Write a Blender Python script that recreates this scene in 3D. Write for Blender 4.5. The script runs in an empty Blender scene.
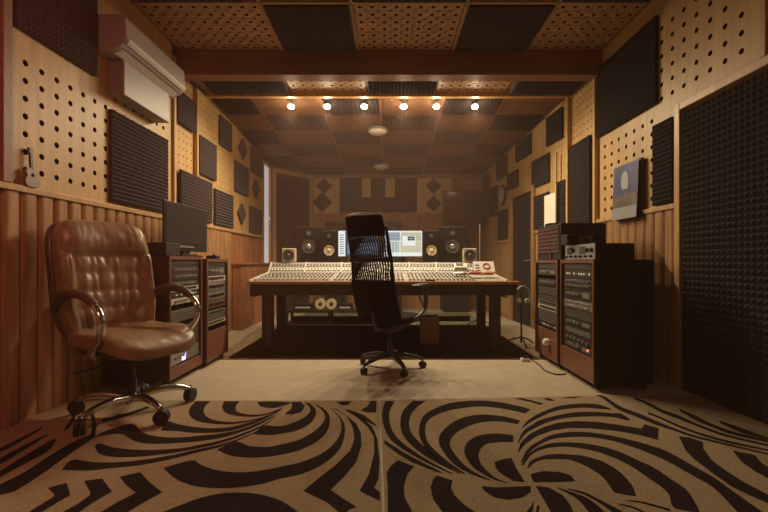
import bpy, bmesh, math, random
from math import sin, cos, pi, radians, sqrt
from mathutils import Vector, Matrix, noise
from mathutils.geometry import tessellate_polygon
random.seed(7)
SC = bpy.context.scene
COL = SC.collection
PI = pi

# ---------------------------------------------------------------- materials
MATS = {}
def mat(name, col, rough=.6, metal=0., emit=None, es=0., kind=None, scale=6., amt=.25, bump=.0, spec=.5, coat=0., sheen=0., axis='Z'):
    if name in MATS: return MATS[name]
    m = bpy.data.materials.new(name); m.use_nodes = True
    nt = m.node_tree; N = nt.nodes; L = nt.links
    b = N['Principled BSDF']
    c = (*col, 1)
    b.inputs['Base Color'].default_value = c
    b.inputs['Roughness'].default_value = rough
    b.inputs['Metallic'].default_value = metal
    b.inputs['Specular IOR Level'].default_value = spec
    b.inputs['Coat Weight'].default_value = coat
    b.inputs['Sheen Weight'].default_value = sheen
    if emit:
        b.inputs['Emission Color'].default_value = (*emit, 1)
        b.inputs['Emission Strength'].default_value = es
    if kind:
        tc = N.new('ShaderNodeTexCoord'); mp = N.new('ShaderNodeMapping')
        L.new(tc.outputs['Object'], mp.inputs['Vector'])
        nz = N.new('ShaderNodeTexNoise')
        nz.inputs['Scale'].default_value = scale
        nz.inputs['Detail'].default_value = 6
        if kind == 'wood':
            mp.inputs['Scale'].default_value = {'Z': (6, 6, .5), 'X': (.5, 6, 6), 'Y': (6, .5, 6)}[axis]
            nz.inputs['Distortion'].default_value = 1.2
        L.new(mp.outputs['Vector'], nz.inputs['Vector'])
        mx = N.new('ShaderNodeMixRGB')
        mx.inputs['Color1'].default_value = (*[v * (1 - amt) for v in col], 1)
        mx.inputs['Color2'].default_value = (*[min(1, v * (1 + amt)) for v in col], 1)
        rp = N.new('ShaderNodeValToRGB')
        rp.color_ramp.elements[0].position = .32; rp.color_ramp.elements[1].position = .68
        L.new(nz.outputs['Fac'], rp.inputs['Fac']); L.new(rp.outputs['Color'], mx.inputs['Fac'])
        L.new(mx.outputs['Color'], b.inputs['Base Color'])
        if bump:
            bp = N.new('ShaderNodeBump'); bp.inputs['Strength'].default_value = bump
            bp.inputs['Distance'].default_value = .01
            L.new(nz.outputs['Fac'], bp.inputs['Height']); L.new(bp.outputs['Normal'], b.inputs['Normal'])
    MATS[name] = m
    return m

M_ply   = mat('pale_plywood', (.52, .33, .14), .5, kind='wood', scale=2.2, amt=.14)
M_plyc  = mat('ceiling_plywood', (.42, .245, .125), .55, kind='wood', scale=2.2, amt=.14, axis='X')
M_log   = mat('varnished_board', (.38, .20, .088), .42, kind='wood', scale=2.6, amt=.25)
M_trim  = mat('trim_wood', (.50, .29, .13), .45, kind='wood', scale=3, amt=.2)
M_ceild = mat('dark_rear_ceiling', (.21, .105, .058), .6, kind='wood', scale=2.2, amt=.18, axis='X')  # darker plywood tone used on the rear ceiling
M_foamc = mat('ceiling_foam', (.040, .030, .030), .95, kind='n', scale=30, amt=.2, spec=.15)
M_beam  = mat('beam_wood', (.26, .12, .075), .5, kind='wood', scale=3, amt=.2, axis='X')
M_back  = mat('back_wall_wood', (.36, .17, .08), .55, kind='wood', scale=2, amt=.2)
M_low   = mat('red_brown_panel', (.36, .15, .07), .5, kind='wood', scale=2, amt=.25)
M_foam_haze  = mat('foam', (.070, .055, .060), .95, kind='n', scale=30, amt=.2, spec=.15)  # purple-grey tone has the haze veil mixed into the colour
M_foamw = mat('foam_dark', (.032, .027, .026), .95, kind='n', scale=30, amt=.2, spec=.15)  # same foam kept darker where the veil is weaker
M_hole  = mat('hole_shade', (.03, .018, .012), .95, spec=.1)  # near-black colour stands in for the shade inside holes
M_floor = mat('beige_linoleum', (.49, .40, .275), .55, kind='n', scale=9, amt=.07)
M_dfloor= mat('dark_brown_floor_layer', (.045, .022, .018), .9, kind='n', scale=60, amt=.3, spec=.1)
M_rug   = mat('rug_tan', (.35, .255, .155), .95, kind='n', scale=70, amt=.16, bump=.3, spec=.1)
M_rugd  = mat('rug_black', (.022, .013, .012), .95, kind='n', scale=70, amt=.3, bump=.3, spec=.1)
M_rugg  = mat('rug_green', (.16, .17, .09), .95, kind='n', scale=9, amt=.5, spec=.1)
M_leather = mat('tan_leather', (.27, .165, .09), .36, kind='n', scale=7, amt=.18, bump=.15, spec=.6)
M_leatherd = mat('dark_tan_leather', (.10, .052, .035), .38, kind='n', scale=7, amt=.2, bump=.1, spec=.6)
M_chrome= mat('chrome', (.75, .72, .70), .14, 1.)
M_blkp  = mat('black_plastic', (.022, .018, .018), .38, kind='n', scale=20, amt=.2)
M_blkm  = mat('black_mesh_fabric', (.02, .015, .015), .8, kind='n', scale=80, amt=.3)
M_blkc  = mat('black_cloth', (.025, .018, .017), .9, kind='n', scale=30, amt=.3, spec=.1)
M_spk   = mat('speaker_black', (.018, .015, .015), .45, kind='n', scale=30, amt=.2)
M_cone  = mat('dark_cone', (.11, .10, .10), .4)
M_wcone = mat('cream_cone', (.75, .66, .48), .6)
M_cream = mat('cream_laminate', (.62, .52, .38), .5, kind='n', scale=20, amt=.05)
M_cons  = mat('console_cream', (.66, .60, .48), .45, kind='n', scale=30, amt=.05)
M_consg = mat('console_grey', (.20, .19, .17), .5)
M_consd = mat('console_dark', (.05, .04, .035), .5)
M_knobl = mat('ivory_knob', (.78, .74, .66), .4)
M_desk  = mat('desk_wood', (.42, .22, .10), .4, kind='wood', scale=3, amt=.2, axis='X')
M_dkwood= mat('dark_stained_wood', (.050, .027, .020), .5, kind='wood', scale=3, amt=.3)
M_rack  = mat('rack_mahogany', (.19, .075, .045), .4, kind='wood', scale=2.4, amt=.25)
M_rackd = mat('rack_side_dark', (.06, .022, .015), .5, kind='wood', scale=2.4, amt=.2)
M_rackb = mat('rack_black_side', (.02, .013, .011), .6, kind='n', scale=8, amt=.2)
M_face  = mat('black_faceplate', (.06, .052, .05), .4, .3)
M_sil   = mat('silver_faceplate', (.48, .46, .44), .35, .7, kind='n', scale=12, amt=.06)
M_crf   = mat('cream_faceplate', (.55, .48, .38), .45)
M_brf   = mat('bronze_faceplate', (.22, .13, .06), .4, .4)
M_ac    = mat('ac_plastic', (.42, .37, .34), .35)
M_acd   = mat('ac_gap_shade_and_panel', (.12, .10, .09), .5)  # shade colour of the outlet slot, also the dark indicator panel
M_white = mat('white_paper', (.72, .70, .66), .7)
M_red   = mat('red_plastic', (.34, .06, .035), .6)
M_orange= mat('orange_cloth', (.5, .19, .06), .7)
M_card  = mat('cardboard', (.34, .20, .11), .8, kind='n', scale=10, amt=.1)
M_glass = mat('dark_glass', (.05, .035, .035), .12, coat=.6)
M_bulb  = mat('bulb_glow', (1, .9, .7), .4, emit=(1, .74, .42), es=60)
M_dome  = mat('dome_glass', (.85, .80, .74), .4)
M_curt  = mat('daylit_curtain', (.62, .60, .62), .8, emit=(.64, .58, .60), es=.36)  # fabric glow stands in for daylight from the window
M_scr0  = mat('screen_white', (.02, .02, .02), .3, emit=(.92, .90, .86), es=.72)
M_scr1  = mat('screen_blue', (.02, .02, .02), .3, emit=(.20, .27, .38), es=.6)
M_scr2  = mat('screen_yellow', (.02, .02, .02), .3, emit=(.70, .64, .42), es=.62)
M_scr3  = mat('screen_green', (.02, .02, .02), .3, emit=(.50, .58, .52), es=.6)
M_scr4  = mat('screen_dark', (.02, .02, .02), .3, emit=(.05, .07, .12), es=.6)
M_ledb  = mat('led_blue', (.1, .1, .3), .3, emit=(.30, .25, 1.), es=9)
M_ledr  = mat('led_red', (.3, .05, .03), .3, emit=(1., .08, .05), es=5)
M_ledg  = mat('led_amber', (.3, .25, .1), .3, emit=(1., .75, .45), es=.35)
M_calb  = mat('calendar_blue', (.06, .07, .17), .5, kind='n', scale=5, amt=.3)
M_cald  = mat('calendar_brown', (.13, .09, .08), .5, kind='n', scale=10, amt=.3)
M_calg  = mat('calendar_grey', (.27, .27, .28), .5)
M_calw  = mat('calendar_pale', (.36, .36, .38), .5)
M_guit  = mat('guitar_varnish', (.20, .12, .09), .4)
M_rubber= mat('rubber', (.02, .018, .018), .6)
M_clockf= mat('clock_face', (.42, .42, .42), .25)

# ---------------------------------------------------------------- mesh helpers
class MB:
    def __init__(s): s.bm = bmesh.new()
    def _m(s, vs, mi):
        for f in {f for v in vs for f in v.link_faces}: f.material_index = mi
    def box(s, x0, x1, y0, y1, z0, z1, mi=0, M=None):
        r = bmesh.ops.create_cube(s.bm, size=1)
        T = Matrix.Translation(((x0+x1)/2, (y0+y1)/2, (z0+z1)/2)) @ Matrix.Diagonal((abs(x1-x0), abs(y1-y0), abs(z1-z0), 1))
        if M: T = M @ T
        bmesh.ops.transform(s.bm, matrix=T, verts=r['verts']); s._m(r['verts'], mi); return s
    def cyl(s, p0, p1, r0, r1=None, seg=14, mi=0, caps=True):
        p0 = Vector(p0); p1 = Vector(p1); d = p1-p0
        r = bmesh.ops.create_cone(s.bm, cap_ends=caps, segments=seg, radius1=r0, radius2=r0 if r1 is None else r1, depth=d.length)
        T = Matrix.Translation((p0+p1)/2) @ d.to_track_quat('Z', 'Y').to_matrix().to_4x4()
        bmesh.ops.transform(s.bm, matrix=T, verts=r['verts']); s._m(r['verts'], mi); return s
    def sph(s, c, r, mi=0, sc=(1, 1, 1), seg=14):
        q = bmesh.ops.create_uvsphere(s.bm, u_segments=seg, v_segments=max(6, seg//2+1), radius=r)
        bmesh.ops.transform(s.bm, matrix=Matrix.Translation(c) @ Matrix.Diagonal((*sc, 1)), verts=q['verts']); s._m(q['verts'], mi); return s
    def quad(s, a, b, c, d, mi=0):
        f = s.bm.faces.new([s.bm.verts.new(v) for v in (a, b, c, d)]); f.material_index = mi; return s
    def ngon(s, pts, mi=0):
        f = s.bm.faces.new([s.bm.verts.new(v) for v in pts]); f.material_index = mi; return f
    def tube(s, pts, r, seg=8, mi=0, flat=1., closed=False):
        pts = [Vector(p) for p in pts]; n = len(pts); rings = []
        rr = r if isinstance(r, (list, tuple)) else [r]*n
        prev = None
        for i, p in enumerate(pts):
            if closed: t = pts[(i+1) % n]-pts[i-1]
            else: t = (pts[min(i+1, n-1)]-pts[max(i-1, 0)])
            t.normalize()
            up = prev if prev is not None else (Vector((0, 0, 1)) if abs(t.z) < .9 else Vector((1, 0, 0)))
            a = t.cross(up)
            if a.length < 1e-4: a = t.cross(Vector((0, 1, 0)))
            a.normalize(); b = a.cross(t); b.normalize(); prev = b
            rings.append([s.bm.verts.new(p + a*cos(2*PI*k/seg)*rr[i]*flat + b*sin(2*PI*k/seg)*rr[i]) for k in range(seg)])
        m = n if closed else n-1
        for i in range(m):
            A, B = rings[i], rings[(i+1) % n]
            for k in range(seg):
                f = s.bm.faces.new((A[k], A[(k+1) % seg], B[(k+1) % seg], B[k])); f.material_index = mi
        if not closed:
            for R in (rings[0], rings[-1]):
                f = s.bm.faces.new(R); f.material_index = mi
        return s
    def lathe(s, prof, c=(0, 0, 0), axis='Z', seg=24, mi=0):
        c = Vector(c); rings = []
        for (r, h) in prof:
            ring = []
            for k in range(seg):
                a = 2*PI*k/seg
                v = {'Z': (r*cos(a), r*sin(a), h), 'Y': (r*cos(a), h, r*sin(a)), 'X': (h, r*cos(a), r*sin(a))}[axis]
                ring.append(s.bm.verts.new(c+Vector(v)))
            rings.append(ring)
        for A, B in zip(rings, rings[1:]):
            for k in range(seg):
                f = s.bm.faces.new((A[k], A[(k+1) % seg], B[(k+1) % seg], B[k])); f.material_index = mi
        for R in (rings[0], rings[-1]):
            try: f = s.bm.faces.new(R); f.material_index = mi
            except Exception: pass
        return s
    def soft(s, c, sx, sy, sz, n=14, e=4., fn=None, mi=0):
        tb = bmesh.new(); bmesh.ops.create_cube(tb, size=2)
        bmesh.ops.subdivide_edges(tb, edges=tb.edges[:], cuts=n, use_grid_fill=True)
        vm = {v: s.bm.verts.new(v.co) for v in tb.verts}
        for f_ in tb.faces: s.bm.faces.new([vm[v] for v in f_.verts])
        vs = list(vm.values()); tb.free()
        for v in vs:
            p = v.co.copy()
            k = (abs(p.x)**e+abs(p.y)**e+abs(p.z)**e)**(1/e)
            p = p/k
            p = Vector((p.x*sx/2, p.y*sy/2, p.z*sz/2))
            if fn: p = Vector(fn(p.x, p.y, p.z))
            v.co = Vector(c)+p
        s._m(vs, mi); return s
    def build(s, name, mats, parent=None, bevel=0, smooth=False, loc=None, M=None):
        me = bpy.data.meshes.new(name)
        bmesh.ops.recalc_face_normals(s.bm, faces=s.bm.faces)
        s.bm.to_mesh(me); s.bm.free()
        for m in (mats if isinstance(mats, (list, tuple)) else [mats]): me.materials.append(m)
        o = bpy.data.objects.new(name, me); COL.objects.link(o)
        if smooth:
            for p in me.polygons: p.use_smooth = True
            if smooth != 'all':
                me.set_sharp_from_angle(angle=radians(38))
        if bevel:
            b = o.modifiers.new('bevel', 'BEVEL'); b.width = bevel; b.segments = 2; b.limit_method = 'ANGLE'
        if parent: o.parent = parent
        if M: o.matrix_local = M
        if loc: o.location = loc
        return o

def tag(o, label=None, cat=None, group=None, kind=None):
    if label: o['label'] = label
    if cat: o['category'] = cat
    if group: o['group'] = group
    if kind: o['kind'] = kind
    return o
def empty(name, loc=(0, 0, 0), rz=0, label=None, cat=None, group=None):
    o = bpy.data.objects.new(name, None); COL.objects.link(o)
    o.location = loc; o.rotation_euler = (0, 0, rz); o.empty_display_size = .1
    return tag(o, label, cat, group)
def inst(src, parent, loc, name=None, rot=None):
    o = src.copy(); COL.objects.link(o); o.parent = parent; o.location = loc
    if rot: o.rotation_euler = rot
    return o
def copy_tree(o, parent=None):
    c = o.copy(); COL.objects.link(c)
    if parent: c.parent = parent
    for ch in list(o.children): copy_tree(ch, c)
    return c
def S(o): o['kind'] = 'structure'; return o
def catmull(P, n=6):
    out = []
    for i in range(len(P)-1):
        p0 = P[max(i-1, 0)]; p1 = P[i]; p2 = P[i+1]; p3 = P[min(i+2, len(P)-1)]
        for k in range(n):
            t = k/n
            out.append(tuple(.5*((2*b)+(-a+c)*t+(2*a-5*b+4*c-d)*t*t+(-a+3*b-3*c+d)*t**3) for a, b, c, d in zip(p0, p1, p2, p3)))
    out.append(tuple(P[-1])); return out

# ---------------------------------------------------------------- camera
F = 400.0
cam = bpy.data.cameras.new('camera'); co = bpy.data.objects.new('camera', cam); COL.objects.link(co)
cam.sensor_width = 36; cam.lens = F/768*36; cam.shift_x = -4/768; cam.shift_y = 6/768
cam.clip_start = .05
co.location = (0, 0, 1.0); co.rotation_euler = (PI/2, 0, 0)
SC.camera = co

# ---------------------------------------------------------------- room shell
XL, XR = -2.3, 2.35
YB = 8.5
def xr(y): return XR if y < 4.5 else (2.31 if y < 5.05 else 2.30-.087*(y-5.05))
ZN = 3.33
def zc(y): return 3.12-.075*(y-5.05)

f = MB(); f.box(-2.5, 2.6, -2.2, 9, -.1, 0); S(f.build('floor', M_floor))

def plate(mb, O, U, V, N, w, h, nx, ny, r, depth=.02, mi=0, mh=1, seg=10, margin=0.):
    """plywood sheet with nx x ny round holes, hole sides and backs coloured shade-dark"""
    O = Vector(O); U = Vector(U); V = Vector(V); N = Vector(N)
    P = lambda a, b, c=0: O+U*a+V*b+N*c
    bm = mb.bm
    cw = w/nx; ch = h/ny
    for i in range(nx):
        for j in range(ny):
            cx = (i+.5)*cw; cy = (j+.5)*ch
            out = []; inn = []; inb = []
            for k in range(seg*2):
                a = 2*PI*k/(seg*2)+PI/4
                ca, sa = cos(a), sin(a); m = max(abs(ca), abs(sa))
                out.append(bm.verts.new(P(cx+ca/m*cw/2, cy+sa/m*ch/2)))
                inn.append(bm.verts.new(P(cx+ca*r, cy+sa*r)))
                inb.append(bm.verts.new(P(cx+ca*r, cy+sa*r, -depth)))
            n = seg*2
            for k in range(n):
                l = (k+1) % n
                fa = bm.faces.new((out[k], out[l], inn[l], inn[k])); fa.material_index = mi
                fb = bm.faces.new((inn[k], inn[l], inb[l], inb[k])); fb.material_index = mh
            fc = bm.faces.new(inb); fc.material_index = mh

def rectmesh(mb, O, U, V, w, h, mi=0):
    O = Vector(O); U = Vector(U); V = Vector(V)
    mb.quad(O, O+U*w, O+U*w+V*h, O+V*h, mi)

# left wall: core + upper perforated plywood + board wainscot
w = MB()
w.box(XL-.20, XL-.05, -2.1, 7.35, 0, 3.4)
w.box(XL-.20, XL-.05, 7.35, 7.80, 0, .95); w.box(XL-.20, XL-.05, 7.35, 7.80, 2.86, 3.4)
w.box(XL-.20, XL-.05, 7.80, 8.7, 0, 3.4)
wl = S(w.build('wall_left', M_back))
def lplate(y0, y1, z0, z1, p, r, x=XL, lit=M_ply):
    mb = MB(); w_, h_ = y1-y0, z1-z0
    plate(mb, (x, y0, z0), (0, 1, 0), (0, 0, 1), (1, 0, 0), w_, h_, max(1, round(w_/p)), max(1, round(h_/p)), r, .03, seg=6)
    mb.build('perforated_panel', [lit, M_hole], wl)
for c0, c1, nc, r1, nr in ((2.477, 3.317, 7, 2.317, 7), (3.317, 4.157, 7, 2.430, 8)):
    mb = MB(); plate(mb, (XL, c0, 1.529), (0, 1, 0), (0, 0, 1), (1, 0, 0), c1-c0, r1-1.529, nc, nr, .020, .03, seg=6); mb.build('perforated_panel', [M_ply, M_hole], wl)
m = MB()
for a_, b_, c_, d_ in ((2.41, 2.477, 1.46, 3.33), (4.157, 4.26, 1.46, 3.33), (2.477, 4.157, 1.46, 1.529), (2.477, 3.317, 2.317, 3.33), (3.317, 4.157, 2.43, 3.33)): m.quad((XL, a_, c_), (XL, b_, c_), (XL, b_, d_), (XL, a_, d_))
m.build('plain_panel', M_ply, wl)
lplate(4.30, 4.76, 1.46, 3.10, .085, .010, XL-.02)
lplate(4.80, 5.86, 1.46, 3.10, .085, .007, XL)
m = MB(); m.box(XL-.05, XL, 5.86, 7.30, 1.42, 3.1); m.build('plain_panel', M_low if 0 else M_trim, wl)
m = MB(); m.box(XL-.05, XL-.005, -2.1, 2.42, 1.42, 3.4); m.build('plain_panel', M_beam, wl)
# round-faced vertical boards
def boards(side, y0, y1, z0, z1, p, bulge, m_, parent, xf):
    mb = MB(); n = max(1, round((y1-y0)/p)); p = (y1-y0)/n; s = 1 if side == 'L' else -1; K = 6
    for i in range(n):
        ya = y0+i*p
        col = []
        for k in range(K+1):
            t = k/K; y = ya+t*p*.985; b = bulge*(1-(2*t-1)**4)**.5 if bulge > .01 else (bulge if 0 < k < K else 0)
            x = xf(y)+s*b
            col.append((mb.bm.verts.new((x, y, z0)), mb.bm.verts.new((x, y, z1))))
        for a, b in zip(col, col[1:]): mb.bm.faces.new((a[0], b[0], b[1], a[1]))
        mb.bm.faces.new([c[1] for c in col])
    return mb.build('wainscot', m_, parent, smooth=True)
boards('L', .0, 5.86, 0, 1.44, .125, .022, M_log, wl, lambda y: XL)
boards('L', 5.86, 7.35, 0, 1.42, .185, .006, M_low, wl, lambda y: XL)
def tr(n, mb, m_=M_trim, bev=.004): return S(mb.build('trim_%d' % n, m_, bevel=bev))
t = MB(); t.box(XL-.04, XL+.035, 0, 7.32, 1.435, 1.475); tr(1, t)
t = MB(); t.box(XL-.04, XL+.03, 4.255, 4.295, 1.475, 3.2); tr(2, t, M_ply)
t = MB(); t.box(XL-.04, XL+.03, 4.765, 4.805, 2.03, 3.08); tr(3, t, M_ply)
t = MB(); t.box(XL-.04, XL+.04, 2.35, 2.41, 1.476, 3.33); tr(4, t, M_beam)
t = MB(); t.box(XL, XL+.02, 3.0, 7.3, 0, .08); S(t.build('baseboard_left', M_low))
# angled wall at the rear left, with the dark door
A0 = Vector((-2.30, 7.82, 0)); A1 = Vector((-1.60, 8.5, 0)); AD = (A1-A0); AL = AD.length; AU = AD.normalized(); AN = Vector((AU.y, -AU.x, 0))
RA = Matrix.Translation(A0) @ Matrix(((AU.x, -AN.x, 0, 0), (AU.y, -AN.y, 0, 0), (0, 0, 1, 0), (0, 0, 0, 1)))
m = MB(); m.box(0, AL, 0, .1, 0, 3.0, M=RA); S(m.build('wall_corner', M_back))
d = MB(); d.box(.10, AL-.10, -.03, -.002, 0, 2.74, M=RA); dd = S(d.build('door_1', M_dkwood))
d = MB(); d.box(.16, AL-.16, -.036, -.031, .25, 2.66, M=RA); d.build('glass_panel', M_glass, dd)
d = MB(); d.box(.03, .10, -.06, 0, 0, 2.83, M=RA); d.box(AL-.10, AL-.03, -.06, 0, 0, 2.83, M=RA); d.box(.10, AL-.10, -.06, 0, 2.75, 2.83, M=RA)
d.build('door_frame', M_trim, dd, bevel=.004)
d = MB(); d.cyl(RA @ Vector((AL-.2, -.03, 1.05)), RA @ Vector((AL-.2, -.08, 1.05)), .012); d.cyl(RA @ Vector((AL-.2, -.08, 1.05)), RA @ Vector((AL-.3, -.08, 1.05)), .009)
d.build('door_handle', M_chrome, dd, smooth=True)
# narrow curtained window
m = MB(); m.box(XL-.19, XL-.15, 7.35, 7.80, .95, 2.86); wn = S(m.build('window_1', mat('window_pane', (.5, .55, .65), .1, emit=(.6, .68, .9), es=.25)))
m = MB(); m.box(XL-.15, XL+.02, 7.33, 7.37, .93, 2.88); m.box(XL-.15, XL+.02, 7.78, 7.82, .93, 2.88); m.box(XL-.15, XL+.02, 7.37, 7.78, 2.83, 2.88)
m.build('window_frame', M_trim, wn)
m = MB(); m.box(XL-.15, XL+.07, 7.33, 7.82, .90, .94); m.build('window_sill', M_trim, wn)
m = MB(); K = 40; vs = []
for k in range(K+1):
    y = 7.38+.40*k/K; x = XL-.03+.02*sin(k*1.25)
    vs.append((m.bm.verts.new((x, y, .95)), m.bm.verts.new((x, y, 2.82))))
for a, b in zip(vs, vs[1:]): m.bm.faces.new((a[0], b[0], b[1], a[1]))
m.box(XL-.04, XL+.01, 7.38, 7.78, 1.82, 1.86)
c_ = m.build('curtain', M_curt, smooth='all'); tag(c_, 'narrow pale bluish curtain hanging in the slim window at the rear left', 'curtain')

# right wall
w = MB(); w.box(XR+.05, XR+.2, -2.1, 4.5, 0, 3.4); w.box(2.36, 2.5, 4.5, 5.05, 0, 3.3)
RW = Matrix.Translation((2.30, 5.05, 0)) @ Matrix.Rotation(math.atan(.087), 4, 'Z')
w.box(.05, .2, 0, 3.55, 0, 3.2, M=RW)
wr = S(w.build('wall_right', M_back))
def rplate(y0, y1, z0, z1, p, r, x):
    mb = MB(); w_, h_ = y1-y0, z1-z0
    plate(mb, (x, y1, z0), (0, -1, 0), (0, 0, 1), (-1, 0, 0), w_, h_, max(1, round(w_/p)), max(1, round(h_/p)), r, .03, seg=6)
    return mb.build('perforated_panel', [M_ply, M_hole], wr)
for c0, c1, nc, r0, r1, nr in ((3.499, 4.395, 7, 1.507, 2.309, 7), (2.595, 3.499, 7, 2.34, 3.066, 6)):
    mb = MB(); plate(mb, (XR, c1, r0), (0, -1, 0), (0, 0, 1), (-1, 0, 0), c1-c0, r1-r0, nc, nr, .020, .03, seg=6); mb.build('perforated_panel', [M_ply, M_hole], wr)
m = MB()
for a_, b_, c_, d_ in ((4.395, 4.46, 1.46, 3.33), (3.499, 4.395, 1.46, 1.507), (3.499, 4.395, 2.309, 3.33), (2.3, 3.499, 1.46, 2.34), (2.3, 3.499, 3.066, 3.33), (2.3, 2.595, 2.34, 3.066)): m.quad((XR, a_, c_), (XR, a_, d_), (XR, b_, d_), (XR, b_, c_))
m.build('plain_panel', M_ply, wr)
t = MB(); t.box(XR-.03, XR+.04, 2.46, 2.50, 2.27, 3.33); S(t.build('trim_15', M_trim, bevel=.004))
rplate(4.5, 5.02, 1.46, 3.1, .085, .010, 2.31)
m = MB(); plate(m, (-0, 1.0, 1.46), (0, -1, 0), (0, 0, 1), (-1, 0, 0), 1.0, 1.64, 12, 19, .007, .03, seg=6); m.build('perforated_panel', [M_ply, M_hole], wr, M=RW)
m = MB(); m.box(0, .05, 1.0, 3.5, 1.42, 3.1); m.box(0, .05, 0, 3.5, 0, 1.42); m.build('plain_panel', M_trim, wr, M=RW)
m = MB(); m.box(XR-.0, XR+.05, -2.1, 2.3, 1.42, 3.4); m.build('plain_panel', M_beam, wr)
boards('R', .0, 5.02, 0, 1.44, .125, .022, M_log, wr, lambda y: XR if y < 4.5 else 2.31)
t = MB(); t.box(XR-.035, XR+.04, 3.24, 4.47, 1.435, 1.475); tr(5, t)
t = MB(); t.box(XR-.05, XR+.04, 4.455, 4.50, 0, 3.2); tr(6, t, M_ply)
t = MB(); t.box(2.25, 2.36, 5.02, 5.07, 0, 3.1); tr(7, t, M_ply)
t = MB(); t.box(-.02, .0, .02, .98, 1.43, 1.47); t.box(-.02, .0, 1.88, 3.4, 1.35, 1.39); o = t.build('trim_8', M_trim, M=RW); S(o)
t = MB(); t.box(-.02, 0, 1.9, 3.4, 0, .08); o = t.build('baseboard_right', M_low, M=RW); S(o)

# rear wall and the wall behind the viewer
w = MB(); w.box(-1.7, 2.15, 8.5, 8.6, 0, 3.0); S(w.build('wall_back', M_back))
w = MB(); w.box(-2.5, 2.6, -2.2, -2.1, 0, 3.4); S(w.build('wall_front', M_low))
# ceiling: near flat part with checkerboard sheets, step, strip, sloped rear part
c = MB(); c.box(-2.5, 2.6, -2.1, 4.42, ZN+.03, ZN+.1)
c.box(-2.5, 2.6, 4.42, 5.06, 3.16, 3.24)
a = [(-2.5, 5.0, zc(5.0)), (2.6, 5.0, zc(5.0)), (2.6, 8.7, zc(8.7)), (-2.5, 8.7, zc(8.7))]
c.ngon(a, 1); c.ngon([(x, y, z+.06) for x, y, z in reversed(a)], 0)
c.box(-2.5, 2.6, -2.1, 2.6, ZN-.0, ZN+.03)
ce = S(c.build('ceiling', [M_plyc, M_ceild]))
def cplate(x0, x1, y0, y1, z, p=.112, r=.018, slope=0, mm=None):
    mb = MB(); w_, h_ = x1-x0, y1-y0
    V = Vector((0, 1, -slope)).normalized()
    plate(mb, (x0, y0, z), (1, 0, 0), V, (0, 0, -1), w_, h_*sqrt(1+slope*slope), max(1, round(w_/p)), max(1, round(h_/p)), r, .02, seg=5)
    mb.build('perforated_panel', [mm or M_plyc, M_hole], ce)
nearX = [-2.3, -1.15, -.33, .71, 1.53, 2.35]
for j, (y0, y1) in enumerate([(2.6, 3.56), (3.6, 4.4)]):
    for i in range(5):
        cplate(nearX[i]+.015, nearX[i+1]-.015, y0, y1, ZN)
stripX = [-2.2, -1.2, -.25, .6, 1.48, 2.3]
for i in range(5): cplate(stripX[i], stripX[i+1]-.02, 4.54, 5.0, 3.13)
farX = [-2.28, -1.74, -.88, -.1, .72, 1.5, 2.25]
farY = [5.12, 5.62, 6.16, 6.75, 7.35, 7.95, 8.45]
for j in range(6):
    for i in range(6):
        if (i+j) % 2: cplate(farX[i], farX[i+1]-.01, farY[j], farY[j+1]-.01, zc(farY[j])-.004, .1, .008, .075, M_ceild)
t = MB(); t.box(-2.32, 2.37, 4.38, 4.54, 3.05, 3.36); tr(9, t, M_beam)
t = MB(); t.box(-2.32, 2.37, 5.0, 5.07, 3.07, 3.18); tr(10, t, M_trim)
t = MB()
for x in nearX[1:-1]: t.box(x-.012, x+.012, 2.6, 4.38, ZN-.018, ZN+.01)
t.box(-2.3, 2.35, 3.565, 3.595, ZN-.018, ZN+.01); tr(11, t, M_plyc)
t = MB(); t.box(-2.3, 2.3, 8.44, 8.5, 2.78, 2.86); tr(12, t, M_beam)
t = MB()
for x in farX[1:-1]:
    t.ngon([(x-.015, 5.08, zc(5.08)-.02), (x+.015, 5.08, zc(5.08)-.02), (x+.015, 8.45, zc(8.45)-.02), (x-.015, 8.45, zc(8.45)-.02)])
tr(13, t, M_beam, 0)

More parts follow.
